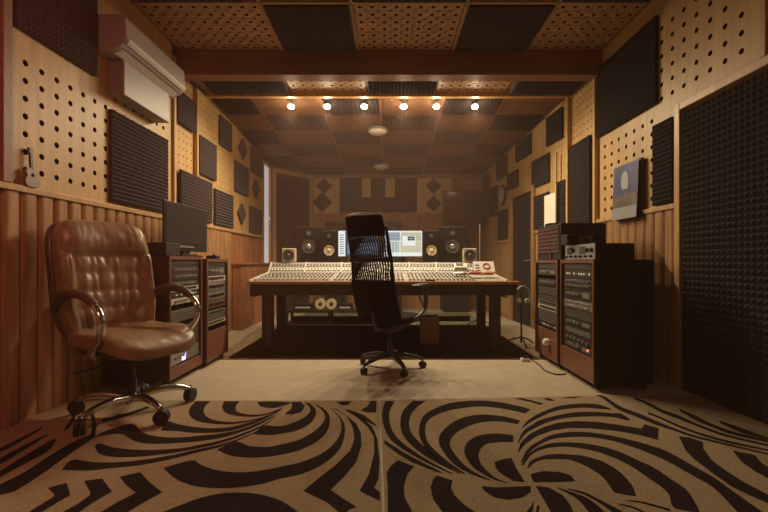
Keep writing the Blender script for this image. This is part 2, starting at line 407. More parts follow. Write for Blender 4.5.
# ---------------------------------------------------------------- acoustic foam
def foam(label, O, U, V, N, w, h, pitch=.04, th=.025, sp=.015, style='pyr', group=None, m_=None, diamond=False, name='acoustic_foam_panel'):
    mb = MB(); bm = mb.bm
    nx = max(2, round(w/pitch)); ny = max(2, round(h/pitch))
    mb.box(-w/2, w/2, -h/2, h/2, 0, th)
    if style == 'pyr':
        for i in range(nx):
            for j in range(ny):
                x0 = -w/2+w*i/nx; x1 = -w/2+w*(i+1)/nx; y0 = -h/2+h*j/ny; y1 = -h/2+h*(j+1)/ny
                b = [bm.verts.new(v) for v in ((x0, y0, th), (x1, y0, th), (x1, y1, th), (x0, y1, th))]
                ap = bm.verts.new(((x0+x1)/2, (y0+y1)/2, th+sp))
                for k in range(4): bm.faces.new((b[k], b[(k+1) % 4], ap))
    else:
        n = ny if style == 'h' else nx
        for j in range(n):
            if style == 'h':
                y0 = -h/2+h*j/n; y1 = -h/2+h*(j+1)/n; ym = (y0+y1)/2
                P = [(-w/2, y0, th), (-w/2, y1, th), (-w/2, ym, th+sp), (w/2, y0, th), (w/2, y1, th), (w/2, ym, th+sp)]
            else:
                y0 = -w/2+w*j/n; y1 = -w/2+w*(j+1)/n; ym = (y0+y1)/2
                P = [(y0, -h/2, th), (y1, -h/2, th), (ym, -h/2, th+sp), (y0, h/2, th), (y1, h/2, th), (ym, h/2, th+sp)]
            v = [bm.verts.new(p) for p in P]
            for q in ((0, 1, 2), (3, 5, 4), (0, 2, 5, 3), (1, 4, 5, 2)): bm.faces.new([v[k] for k in q])
    U = Vector(U).normalized(); V = Vector(V).normalized(); N = Vector(N).normalized()
    T = Matrix(((U.x, V.x, N.x, O[0]), (U.y, V.y, N.y, O[1]), (U.z, V.z, N.z, O[2]), (0, 0, 0, 1)))
    if diamond: T = T @ Matrix.Rotation(PI/4, 4, 'Z')
    o = mb.build(name, m_ or M_foam_haze, M=T)
    return tag(o, label, 'acoustic foam', group)
def fl(label, y0, y1, z0, z1, **k):
    return foam(label, (XL+.004, (y0+y1)/2, (z0+z1)/2), (0, 1, 0), (0, 0, 1), (1, 0, 0), y1-y0, z1-z0, group='foam panels on the left wall', **k)
def fr(label, y0, y1, z0, z1, **k):
    ym = (y0+y1)/2; tl = Vector((.087, -1, 0)).normalized() if ym > 5.05 else Vector((0, -1, 0))
    n = Vector((-1, -.087, 0)).normalized() if ym > 5.05 else Vector((-1, 0, 0))
    x = xr(ym)-.006
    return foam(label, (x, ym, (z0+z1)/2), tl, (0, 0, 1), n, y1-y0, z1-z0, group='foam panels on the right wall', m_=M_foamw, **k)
fl('large dark foam panel high on the left wall beside the air conditioner', 2.45, 3.13, 2.45, 3.27, pitch=.036)
fl('large square foam panel on the left wall, below the white box', 3.29, 4.13, 1.50, 2.26, pitch=.036)
fl('small foam panel just past the far end of the air conditioner on the left wall', 4.33, 4.74, 2.53, 2.88)
fl('foam panel on the left wall directly above the flat television', 4.40, 5.17, 1.50, 2.02, pitch=.036)
fl('upright foam panel on the left wall, right of the thin wooden post', 4.83, 5.30, 2.07, 2.54)
fl('ribbed foam panel with horizontal slats low on the left wall above the rail', 5.26, 5.86, 1.49, 1.97, style='h')
fl('foam panel tight under the ceiling of the left wall, before the uppermost diamond', 5.42, 5.82, 2.60, 3.0)
fl('foam square between the upper and lower diamonds of the left wall', 5.97, 6.52, 2.07, 2.52)
fl('foam panel under the ceiling at the far end of the left wall', 6.67, 7.24, 2.52, 2.92)
fl('foam panel low on the left wall just before the slim window', 6.60, 7.22, 1.49, 1.93)
for y, z, h, l in ((6.29, 2.77, .17, 'small foam diamond high on the left wall near the ceiling'),
                   (6.24, 1.75, .17, 'small foam diamond low on the left wall above the brown panel'),
                   (6.92, 2.27, .17, 'small foam diamond at mid height on the left wall beside the window')):
    foam(l, (XL+.004, y, z), (0, 1, 0), (0, 0, 1), (1, 0, 0), h*1.38, h*1.38, group='foam diamonds on the left wall', diamond=True)
fr('largest foam panel on the right wall, high beside the ceiling beam', 3.47, 4.43, 2.38, 3.14, pitch=.036)
fr('narrow upright foam panel between calendar and framed foam door', 3.27, 3.51, 1.49, 2.19, pitch=.04)
fr('tall foam panel on the right wall between the two pale wooden posts', 4.53, 5.0, 1.35, 2.44, pitch=.036)
fr('foam panel on the right wall behind the white sheet, partly hidden by rack gear', 5.12, 5.32, 1.30, 2.06, pitch=.036)
fr('foam panel with toothed edge high on the right wall near the lamps', 5.2, 5.62, 2.62, 3.02)
fr('foam square with toothed edge above and right of the dark doorway', 5.55, 6.08, 2.12, 2.52)
fr('ribbed foam panel with horizontal grooves beside the dark doorway', 5.56, 6.0, 1.49, 1.98, style='h')
fr('foam panel under the ceiling of the right wall above the doorway', 6.12, 6.68, 2.66, 2.98)
fr('small foam panel at mid height just beyond the doorway lintel', 6.6, 7.06, 2.26, 2.54)
fr('foam panel under the ceiling of the right wall, third from the rear corner', 7.08, 7.58, 2.54, 2.9)
fr('tall foam panel on the right wall behind the round clock', 7.56, 8.0, 1.9, 2.46)
fr('foam panel on the right wall below the round clock', 7.06, 7.5, 1.42, 1.94)
fr('foam panel at the rear corner of the right wall under the ceiling', 8.02, 8.4, 2.46, 2.8)
# ceiling foam
U, V, N = (1, 0, 0), (0, -1, 0), (0, 0, -1)
def fc(label, x0, x1, y0, y1, z, g, **k):
    return foam(label, ((x0+x1)/2, (y0+y1)/2, z), U, V, N, x1-x0, y1-y0, group=g, **k)
g = 'foam panels on the near ceiling'
fc('large ceiling foam panel in front of the beam, left of centre', -1.12, -.36, 3.61, 4.36, ZN-.003, g, pitch=.036)
fc('large ceiling foam panel in front of the beam, right of centre', .74, 1.5, 3.61, 4.36, ZN-.003, g, pitch=.036)
fc('ceiling foam panel at the top edge above the air conditioner', -2.2, -1.3, 2.7, 3.55, ZN-.003, g)
fc('ceiling foam panel at the top edge near the middle of the room', -.3, .68, 2.7, 3.55, ZN-.003, g)
fc('ceiling foam panel at the top edge toward the right wall', 1.56, 2.3, 2.7, 3.55, ZN-.003, g)
g = 'spiked foam pieces in the strip between the beams'
fc('spiky foam piece between the ceiling beams at the left end', -2.15, -1.23, 4.56, 4.98, 3.125, g, sp=.045)
fc('spiky foam piece between the ceiling beams above the middle lamps', -.24, .58, 4.56, 4.98, 3.125, g, sp=.045)
fc('spiky foam piece between the ceiling beams at the right end', 1.5, 2.26, 4.56, 4.98, 3.125, g, sp=.045)
rows = ['first row behind the spot lamps', 'second row behind the spot lamps', 'third row behind the spot lamps', 'fourth row behind the spot lamps', 'fifth row behind the spot lamps', 'last row by the rear wall']
cols = ['at the left wall', 'left of the dome lights', 'slightly left of centre', 'slightly right of centre', 'right of the dome lights', 'at the right wall']
for j in range(6):
    for i in range(6):
        if (i+j) % 2 == 0:
            y0, y1 = farY[j]+.02, farY[j+1]-.03; x0, x1 = farX[i]+.03, farX[i+1]-.03; ym = (y0+y1)/2
            if i == 5: x1 = min(x1, xr(y1)-.02)
            foam('ceiling foam tile, %s, %s' % (rows[j], cols[i]), ((x0+x1)/2, ym, zc(ym)-.008),
                 (1, 0, 0), (0, -1, .075), (0, -.075, -1), x1-x0, y1-y0, pitch=.05, th=.015, sp=.010, m_=M_foamc, group='foam tiles on the rear ceiling')
# rear wall foam
def fb(label, xa, xb, ya, yb, **k):
    s = 8.46/F
    x0, x1 = (xa-388)*s, (xb-388)*s; z1, z0 = 1+(262-ya)*s, 1+(262-yb)*s
    return foam(label, ((x0+x1)/2, 8.495, (z0+z1)/2), (1, 0, 0), (0, 0, 1), (0, -1, 0), x1-x0, z1-z0, group='foam panels on the rear wall', th=.02, sp=.02, **k)
fb('tall foam panel on the rear wall, leftmost of the three upright ones', 340, 361.5, 177.5, 196.5)
fb('narrow foam panel on the rear wall between the two wooden slots', 371, 385, 177.5, 196.5)
fb('tall foam panel on the rear wall, rightmost of the three upright ones', 395, 417, 177.5, 196.5)
fb('wide foam panel on the rear wall in the lower row, left half', 340, 378, 197.2, 212)
fb('wide foam panel on the rear wall in the lower row, right half', 378.6, 417, 197.2, 212)
s = 8.46/F
m = MB(); m.box((312-388)*s, (339-388)*s, 8.485, 8.5, 1+(262-213)*s, 1+(262-177)*s); m.box((361.6-388)*s, (370.8-388)*s, 8.485, 8.5, 1+(262-196.8)*s, 1+(262-177.3)*s)
m.box((385.3-388)*s, (394.7-388)*s, 8.485, 8.5, 1+(262-196.8)*s, 1+(262-177.3)*s); m.box((417.3-388)*s, (452-388)*s, 8.485, 8.5, 1+(262-213)*s, 1+(262-177)*s)
S(m.build('trim_14', M_ply))
for px, py, r, l in ((324, 186, 8, 'foam diamond on the rear wall by the dark door, upper and smaller'), (322, 202, 10, 'foam diamond on the rear wall by the dark door, lower and larger'),
                  (433.5, 186, 8, 'upper foam diamond on the rear wall by the hanging television'), (433.5, 203.5, 8, 'lower foam diamond on the rear wall by the hanging television')):
    foam(l, ((px-388)*s, 8.482, 1+(262-py)*s), (1, 0, 0), (0, 0, 1), (0, -1, 0), r*s*1.4, r*s*1.4, group='foam diamonds on the rear wall', diamond=True, th=.015, sp=.02)

# ---------------------------------------------------------------- ceiling lamps
for i, x in enumerate((-1.26, -.79, -.31, .205, .63, 1.13)):
    zl = 3.035; y = 5.2
    nm = ['leftmost of the six glowing ceiling spot lamps', 'second glowing ceiling spot lamp from the left', 'third glowing ceiling spot lamp from the left, left of the dome light',
          'fourth glowing ceiling spot lamp from the left, right of the dome light', 'fifth glowing ceiling spot lamp from the left', 'rightmost of the six glowing ceiling spot lamps'][i]
    t = empty('ceiling_spot_lamp', (x, y, zc(y)), label=nm, cat='lamp', group='six spot lamps behind the ceiling beam')
    m = MB(); m.cyl((0, 0, 0), (0, 0, -.012), .035); m.build('mount', M_sil, t, smooth=True)
    m = MB(); m.cyl((0, 0, -.012), (0, 0, -.05), .006); m.build('stem', M_sil, t, smooth=True)
    m = MB(); m.lathe([(.012, -.045), (.032, -.055), (.036, -.075)], seg=16); m.build('shade', M_sil, t, smooth=True)
    m = MB(); m.sph((0, 0, -.088), .042, sc=(1, 1, .75)); m.build('bulb', M_bulb, t, smooth='all')
    l = bpy.data.lights.new('spot_glow', 'SPOT'); l.energy = 54; l.color = (1, .77, .50); l.shadow_soft_size = .03; l.spot_size = radians(168); l.spot_blend = .7
    lo = bpy.data.objects.new('spot_glow', l); COL.objects.link(lo); lo.location = (x, y, zc(y)-.15); lo.rotation_euler = (radians(-14), 0, 0)
    l = bpy.data.lights.new('bulb_spill', 'POINT'); l.energy = 2.6; l.color = (1, .77, .50); l.shadow_soft_size = .03
    lo = bpy.data.objects.new('bulb_spill', l); COL.objects.link(lo); lo.location = (x, y, zc(y)-.15)
for y, px, l in ((6.05, 378, 'round white dome light on the rear ceiling, nearer the beam'), (7.75, 381, 'round white dome light on the rear ceiling, nearer the rear wall')):
    t = empty('dome_light', ((px-388)*y/F, y, zc(y)-.085), label=l, cat='ceiling light', group='dome lights on the rear ceiling')
    m = MB(); m.lathe([(.15, .05), (.155, .02), (.145, .012)], seg=28); m.build('rim', M_sil, t, smooth=True)
    m = MB(); m.lathe([(.143, .012), (.12, -.012), (.08, -.03), (.03, -.038), (.001, -.04)], seg=28); m.build('diffuser', M_dome, t, smooth=True)

# ---------------------------------------------------------------- rugs (pattern traced on the floor plane)
RZ = .012
def q(tile, p):
    ox = {1: 0, 2: 100, 3: 180, 4: 280, 5: 370, 6: 450, 7: 550, 8: 648}[tile]
    x = ox+p[0]/4.2667; y = 392+p[1]/4.2667
    d = (1-RZ)*F/max(60, (y-262)); return ((x-388)*d/F, d)
def resamp(P, n):
    L = [0.]
    for a, b in zip(P, P[1:]): L.append(L[-1]+math.dist(a, b))
    out = []; j = 0
    for i in range(n+1):
        s_ = L[-1]*i/n
        while j < len(P)-2 and L[j+1] < s_: j += 1
        t = (s_-L[j])/max(1e-9, L[j+1]-L[j]); out.append(tuple(u+(v-u)*t for u, v in zip(P[j], P[j+1])))
    return out
def band(t, a, b):
    A = resamp(catmull(a, 8), 48); B = resamp(catmull(b, 8), 48)
    return ('band', [q(t, p) for p in A], [q(t, p) for p in B])
def pol(t, a): return [q(t, p) for p in a]
left = [
 band(3, [(330,42),(400,41),(475,45)], [(330,42),(345,62),(400,68),(450,56),(475,46)]),
 band(3, [(255,40),(238,62),(245,85),(300,97),(370,92),(440,66)], [(190,40),(180,62),(195,88),(250,103),(330,105),(400,88),(445,64)]),
 band(3, [(130,40),(105,65),(103,92),(130,115),(200,128),(290,122),(380,98),(435,72)], [(65,40),(40,75),(45,105),(80,125),(150,137),(230,137),(330,118),(430,78)]),
 band(3, [(-60,120),(-16,135),(59,150),(171,155),(260,140),(350,112),(420,80)], [(-80,165),(-21,166),(59,174),(171,172),(260,155),(350,122),(420,84)]),
 band(2, [(-17,190),(15,170),(60,155),(140,135),(170,165),(220,187),(320,195),(420,188),(512,178),(600,160),(680,130),(750,97)], [(-17,193),(85,178),(150,210),(230,221),(340,217),(430,209),(512,197),(600,172),(680,140),(750,100)]),
 band(2, [(-20,225),(0,220),(60,238),(150,247),(250,247),(350,240),(430,225),(512,208),(600,180),(690,143),(750,105)], [(-20,240),(0,265),(60,277),(150,277),(250,268),(350,254),(430,238),(512,220),(600,190),(690,150),(750,107)]),
 band(2, [(-162,330),(-117,290),(-27,300),(85,300),(200,288),(320,268),(430,242),(512,225),(600,197),(685,160)], [(-162,332),(-50,335),(50,325),(150,315),(250,298),(350,275),(430,255),(512,235),(600,203),(685,163)]),
 pol(1, [(205,410),(285,388),(300,440),(240,475),(180,512),(120,550),(60,550),(125,512),(225,450),(235,438)]),
 pol(1, [(360,380),(435,370),(478,425),(400,470),(340,512),(280,550),(200,550),(270,512),(330,480),(385,440),(385,425)]),
 pol(2, [(85,362),(172,343),(210,385),(265,428),(190,470),(120,512),(60,550),(-70,550),(5,512),(80,468),(155,430),(110,395)]),
 band(4, [(-496,325),(-377,292),(-337,312),(-256,337),(-147,343),(-47,330),(0,320),(90,300),(180,262),(240,210),(262,160),(258,120),(240,95),(215,70)], [(-496,327),(-437,375),(-367,400),(-277,410),(-177,407),(-77,392),(0,370),(90,350),(180,310),(250,250),(275,190),(275,140),(255,105),(217,69)]),
 band(3, [(-120,532),(0,485),(80,455),(170,435),(260,430),(350,440),(430,465),(500,510),(540,545)], [(-120,536),(0,580),(120,600),(260,605),(400,590),(500,570),(540,548)]),
 band(4, [(-267,245),(-187,213),(-127,232),(-47,235),(0,225),(80,205),(150,165),(190,120),(185,85),(145,50)], [(-267,247),(-207,272),(-127,280),(-47,276),(0,268),(80,250),(160,210),(205,160),(212,110),(195,78),(148,50)]),
 band(4, [(-112,178),(-67,145),(0,147),(60,130),(112,103),(130,78),(120,58),(105,45)], [(-112,180),(-47,184),(0,178),(70,165),(125,137),(152,100),(150,72),(125,48)]),
 pol(4, [(20,95),(45,75),(52,60),(50,43),(90,43),(105,60),(100,75),(85,88),(50,96)]),
 pol(4, [(235,70),(285,105),(310,150),(318,200),(300,250),(240,310),(170,365),(100,422),(200,470),(250,512),(285,530),(290,505),(325,490),(260,450),(215,418),(270,365),(325,300),(348,230),(345,175),(325,135),(280,100),(222,66)]),
 pol(4, [(270,72),(330,110),(375,150),(400,190),(402,260),(380,350),(340,422),(427,465),(427,430),(402,410),(420,370),(425,300),(415,200),(395,150),(350,110),(300,80)]),
 pol(4, [(290,75),(360,100),(410,140),(412,148),(350,115)]),
 pol(4, [(345,78),(375,60),(385,40),(412,40),(410,88),(370,88)]),
 pol(4, [(240,42),(305,40),(290,55),(265,57)]),
 band(1, [(-100,450),(0,395),(100,345),(200,280),(300,220),(390,180)], [(-100,500),(0,440),(60,425),(150,370),(250,300),(320,250),(395,200)]),
 band(1, [(-60,380),(60,300),(160,240),(230,200)], [(-60,410),(0,365),(100,310),(200,255),(240,208)]),
 band(1, [(-60,320),(60,250),(200,180)], [(-60,340),(60,275),(204,184)]),
 band(1, [(-60,270),(60,210),(180,150)], [(-60,285),(60,228),(184,154)]),
 pol(1, [(270,165),(300,120),(315,80),(330,80),(318,120),(290,160)]),
 pol(1, [(340,155),(355,110),(350,80),(362,80),(370,120),(352,155)]),
 pol(1, [(385,190),(395,140),(385,95),(400,90),(412,140),(405,200)]),
 band(2, [(10,115),(100,95),(200,62)], [(10,130),(100,108),(215,68)]),
]
right = [
 band(5, [(65,40),(52,90),(60,150),(90,205),(150,250),(220,290),(290,325),(350,350)], [(105,40),(85,80),(83,120),(95,165),(130,210),(190,255),(260,300),(352,348)]),
 band(5, [(185,38),(145,75),(130,120),(135,170),(165,215),(220,262),(290,305),(385,350)], [(240,38),(190,75),(168,120),(172,165),(200,205),(250,250),(310,300),(390,349)]),
 band(5, [(686,75),(641,62),(541,42),(441,37),(341,48),(280,70),(230,100),(210,150),(215,200),(245,250),(300,295),(400,350)], [(661,92),(571,72),(461,62),(341,78),(280,100),(245,125),(235,170),(250,220),(300,270),(350,310),(410,350)]),
 band(5, [(641,123),(571,105),(471,97),(391,112),(340,140),(300,180),(295,220),(320,265),(360,310),(430,350),(512,378)], [(629,138),(541,125),(451,135),(381,165),(346,200),(346,240),(391,300),(441,340),(515,376)]),
 band(6, [(270,185),(200,178),(130,185),(80,210),(60,250),(75,290),(110,330),(180,370),(240,388)], [(270,213),(200,215),(150,225),(125,255),(125,290),(150,330),(200,370),(245,387)]),
 pol(6, [(190,300),(225,288),(262,282),(285,330),(320,385),(270,380),(220,350),(195,325)]),
 pol(6, [(132,403),(200,408),(280,405),(345,402),(345,425),(310,450),(250,460),(190,450),(150,425)]),
 pol(5, [(60,205),(130,250),(200,290),(310,345),(280,340),(180,300),(120,265),(62,222)]),
 pol(5, [(70,345),(90,315),(120,292),(188,318),(160,350),(145,400),(148,450),(180,512),(200,550),(80,550),(76,512),(75,400)]),
 pol(5, [(285,357),(352,378),(345,410),(360,440),(400,480),(450,515),(520,550),(380,550),(310,512),(270,460),(258,410),(268,375)]),
 band(6, [(305,155),(335,120),(380,92),(440,68),(490,56),(567,50),(637,55),(687,72)], [(305,157),(345,128),(400,100),(440,84),(490,73),(567,67),(627,71),(685,76)]),
 band(6, [(288,220),(310,170),(350,140),(400,115),(512,90),(607,85),(700,92),(727,92),(767,115)], [(290,222),(320,180),(370,150),(430,125),(500,110),(607,104),(690,107),(750,120),(766,122)]),
 pol(6, [(288,262),(300,220),(340,180),(400,150),(460,132),(540,125),(627,128),(727,142),(817,157),(830,138),(890,155),(887,205),(840,192),(790,180),(700,165),(600,155),(512,153),(440,163),(370,188),(320,222)]),
 band(6, [(302,300),(330,245),(380,210),(430,185),(500,172),(580,172),(680,185),(780,208),(845,226),(905,245),(975,280),(1045,320),(1125,365),(1195,415),(1300,490),(1360,530)], [(304,305),(345,250),(400,215),(450,198),(520,192),(600,193),(690,208),(780,235),(845,260),(925,295),(1045,362),(1125,410),(1225,512),(1250,540)]),
 band(6, [(305,312),(330,270),(370,240),(430,220),(512,216),(607,225),(707,250),(797,290),(867,322),(939,370),(1015,425),(1065,512)], [(310,315),(350,265),(400,243),(450,235),(512,234),(607,250),(697,280),(777,320),(845,367),(895,400),(935,440),(950,490),(1000,505),(1060,515)]),
 band(6, [(330,325),(345,295),(400,272),(460,265),(512,268),(577,275),(657,300),(727,345),(777,400),(792,442)], [(332,328),(360,302),(400,288),(460,286),(512,290),(577,315),(647,360),(687,410),(702,428),(757,440),(790,444)]),
 pol(6, [(345,350),(400,338),(470,343),(512,355),(535,380),(500,383),(360,385),(348,370)]),
 pol(6, [(365,402),(420,408),(480,440),(512,480),(525,512),(540,550),(450,550),(430,512),(400,460)]),
 band(7, [(30,408),(100,430),(160,455),(220,500),(260,545)], [(30,410),(80,435),(120,460),(165,512),(190,545)]),
 band(7, [(75,412),(150,430),(230,470),(310,512),(350,540)], [(75,415),(150,440),(220,480),(265,512),(300,540)]),
 pol(6, [(310,530),(345,490),(357,465),(355,500),(340,530)]), pol(6, [(362,530),(372,485),(382,485),(376,530)]),
 band(7, [(330,462),(400,470),(512,500)], [(330,465),(400,477),(512,509)]),
 band(7, [(290,476),(360,492),(430,525)], [(290,479),(360,499),(430,533)]),
 pol(6, [(275,28),(310,27),(400,50),(385,55),(340,42)]), pol(6, [(395,27),(425,27),(450,38),(420,37)]), pol(7, [(45,25),(145,18),(100,27)]),
 band(7, [(170,2),(230,18),(300,62),(380,92),(450,122),(512,148),(600,180),(720,212),(930,262)], [(170,8),(220,25),(290,75),(360,103),(440,136),(512,160),(600,190),(720,220),(930,268)]),
 band(8, [(0,85),(60,110),(140,145),(240,180),(350,210),(512,246)], [(0,95),(60,118),(140,155),(240,190),(350,220),(512,252)]),
 band(8, [(-60,20),(0,44),(60,75),(130,100),(220,140),(330,180),(512,225)], [(-60,30),(0,57),(60,90),(140,120),(230,155),(330,190),(512,232)]),
 band(8, [(130,70),(190,95),(250,125),(350,165),(512,205)], [(140,85),(200,120),(260,145),(350,180),(512,215)]),
 band(8, [(300,120),(400,155),(512,196)], [(310,135),(400,175),(512,203)]),
 pol(8, [(132,190),(180,195),(235,215),(235,240),(270,290),(330,335),(400,380),(512,440),(560,460),(560,500),(512,475),(430,440),(350,400),(280,350),(200,290),(160,250)]),
 pol(8, [(360,250),(455,270),(480,300),(512,320),(560,345),(560,395),(512,370),(450,335),(400,300)]),
]
def rug(label, corners, shapes):
    mb = MB(); bm = mb.bm
    b = [bm.verts.new((x, y, .001)) for x, y in corners]; t = [bm.verts.new((x, y, RZ)) for x, y in corners]
    bm.faces.new(t); bm.faces.new(b[::-1])
    for i in range(len(b)): bm.faces.new((b[i], b[(i+1) % len(b)], t[(i+1) % len(b)], t[i]))
    x0 = min(c[0] for c in corners); x1 = max(c[0] for c in corners); ymx = max(c[1] for c in corners)
    def cl(p):
        y = min(p[1], ymx-.004)
        sx = -.012-.0336*(y-1.25)     # the slightly slanting seam between the two rugs
        lo = x0+.004 if x0 < -1 else sx+.016; hi = x1-.004 if x1 > 1 else sx-.004
        return (min(max(p[0], lo), hi), y, RZ+.0015)
    for sh in shapes:
        if sh[0] == 'band':
            A = [bm.verts.new(cl(p)) for p in sh[1]]; B = [bm.verts.new(cl(p)) for p in sh[2]]
            fs = []
            for i in range(len(A)-1):
                for tri in ((A[i], A[i+1], B[i+1]), (A[i], B[i+1], B[i])):
                    if (tri[1].co-tri[0].co).cross(tri[2].co-tri[0].co).length > 1e-9: fs.append(bm.faces.new(tri))
        else:
            P = [Vector(cl(p)) for p in sh]; vs = [bm.verts.new(p) for p in P]
            fs = []
            for tri in tessellate_polygon([P]):
                try: fs.append(bm.faces.new([vs[k] for k in tri]))
                except Exception: pass
        for ff in fs: ff.material_index = 1
    me = bpy.data.meshes.new('patterned_rug'); bm.normal_update()
    for ff in bm.faces:
        if ff.normal.z < -.5 and ff.material_index == 1: ff.normal_flip()
    bm.to_mesh(me); bm.free(); me.materials.append(M_rug); me.materials.append(M_rugd)
    o = bpy.data.objects.new('patterned_rug', me); COL.objects.link(o)
    return tag(o, label, 'rug', 'two patterned rugs side by side')
rug('tan rug with black swirling stripes lying on the left, under the leather chair', [(-2.26, 1.25), (-.012, 1.25), (-.066, 2.855), (-2.26, 2.855)], left)
rug('tan rug with black swirling stripes lying on the right, its curves meeting in a pinwheel', [(.0, 1.25), (2.30, 1.25), (2.30, 2.97), (1.5, 2.95), (-.054, 2.87)], right)
m = MB(); m.box(-1.66, 1.52, 4.17, 6.35, .001, .010); tag(m.build('floor_layer', M_dfloor), 'plain dark brown layer on the floor under the mixing console', 'rug')  # flat dark brown sheet laid under the console
m = MB(); m.box(-1.6, .55, 6.45, 7.8, .001, .012); tag(m.build('floor_layer', M_rugg), 'mottled greenish rug on the floor behind the console, left one', 'rug')
m = MB(); m.box(.7, 1.55, 6.45, 7.8, .001, .012); tag(m.build('floor_layer', M_rugg), 'mottled greenish rug on the floor behind the console, right one', 'rug')

# ---------------------------------------------------------------- leather armchair
def caster(parent, x, y, r=.04, base=0., ang=0., dark=True):
    m = MB(); d = Vector((cos(ang+PI/2), sin(ang+PI/2), 0))
    for s_ in (-1, 1):
        c0 = Vector((x, y, base+r))+d*s_*.006; m.cyl(c0, c0+d*s_*.02, r, seg=18)
    m.build('caster_wheels', M_rubber, parent, smooth=True)
    m = MB(); m.cyl((x, y, base+r), (x, y, base+r*2+.02), .008); m.soft((x, y, base+r*1.35), .05, .05, r*1.3, 4, 3)
    m.build('caster_hood', M_blkp, parent, smooth='all')
CB = RZ+.0025
ch = empty('leather_armchair', (-1.675, 2.62, 0), radians(-26), 'tan leather office armchair with looped chrome armrests on the striped rug', 'office chair')
def seatf(x, y, z):
    z2 = z - .10*max(0, (x-.10)/.2)**2*(.5) + .018*(y/.27)**2*(1 if z > 0 else 0)
    if z > 0: z2 += .010*noise.noise(Vector((x*7, y*7, 1)))+.005*noise.noise(Vector((x*22, y*22, 4)))
    return (x, y, z2)
m = MB(); m.soft((.015, 0, .512), .66, .56, .11, 22, 4.2, seatf); m.build('seat', M_leather, ch, smooth='all')
m = MB(); m.soft((.02, 0, .450), .50, .48, .06, 8, 5); m.build('seat_shell', M_leatherd, ch, smooth='all')
def backf(x, y, z):
    # z from -.41 to .41 along height ; front is +x
    h = z+.41
    w_ = 1.0 - .10*max(0, (.25-h)/.25) - .06*max(0, (h-.70)/.12)**2
    xx = x
    if x > 0:
        k = 1-abs(y/.28)**6
        seg = [0, .12, .235, .35, .465, .58, .82]
        for a, b in zip(seg, seg[1:]):
            if a <= h < b:
                t = (h-a)/(b-a)
                inner = max(0, 1-(abs(y)/.215)**8)
                if b > .8: xx += .055*sin(PI*min(1, t*1.0))**.5*max(0, k)
                else: xx += (.020*sin(PI*t)**.35)*inner
        if h < .58:
            xx += .013*noise.noise(Vector((y*30, h*3.5, 2)))*(1-(abs(y)/.3)**4)+.006*noise.noise(Vector((y*60, h*14, 6)))
            xx += .028*max(0, min(1, (abs(y)-.21)/.03))*(1 if abs(y) < .27 else .6)
        else: xx += .006*noise.noise(Vector((y*10, h*18, 9)))+.004*noise.noise(Vector((y*45, h*9, 3)))
    xx += .05*(y/.28)**2          # wraps forward at the sides
    xx -= .16*h + .10*max(0, h-.45)**1.4
    return (xx, y*w_, z)
m = MB(); m.soft((-.255, 0, .465+.41), .13, .58, .82, 44, 5.5, backf); m.build('backrest', M_leather, ch, smooth='all')
m = MB(); m.soft((-.315, 0, .465+.41), .09, .61, .80, 20, 5, lambda x, y, z: (x+.04*(y/.3)**2-.16*(z+.41)-.10*max(0, z-.04)**1.4, y*(1-.12*max(0, (-.16-z)/.25)), z)); m.build('back_shell', M_leatherd, ch, smooth='all')
for s_ in (-1, 1):
    y = s_*.292
    path = catmull([(-.31, y*.97, .68), (-.25, y*1.03, .76), (-.11, y*1.08, .81), (.05, y*1.08, .805), (.17, y*1.07, .755)], 6)
    m = MB(); m.tube(path, [.016+.013*sin(PI*min(1, .15+.8*i/len(path))) for i in range(len(path))], 12, flat=1.25); a_ = m.build('armrest', M_leatherd, ch, smooth='all')
    path = catmull([(.15, y*1.07, .763), (.215, y*1.07, .71), (.23, y*1.07, .64), (.19, y*1.04, .56), (.10, y*1.0, .48), (.02, y*.8, .43)], 6)
    m = MB(); m.tube(path, .016, 10, flat=1.4); m.build('armrest_frame', M_chrome, a_, smooth='all')
m = MB(); m.box(-.13, .13, -.09, .09, .345, .385); m.cyl((0, -.09, .36), (0, -.34, .355), .007); m.build('tilt_mechanism', M_blkp, ch, bevel=.006)
m = MB(); m.cyl((0, 0, .12), (0, 0, .24), .028); m.cyl((0, 0, .24), (0, 0, .35), .016); m.build('gas_lift', M_blkp, ch, smooth=True)
m = MB(); m.lathe([(.05, .085), (.055, .10), (.05, .135), (.032, .145)]); m.build('hub', M_chrome, ch, smooth=True)
for k in range(5):
    a = radians(-6+72*k); dx, dy = cos(a), sin(a)
    path = catmull([(dx*.03, dy*.03, .115), (dx*.14, dy*.14, .135), (dx*.27, dy*.27, .128), (dx*.345, dy*.345, .10)], 5)
    m = MB(); m.tube(path, [.026-.010*i/len(path) for i in range(len(path))], 10, flat=1.1); lg = m.build('leg', M_chrome, ch, smooth='all')
    caster(lg, dx*.35, dy*.35, .044, CB, a+.8)

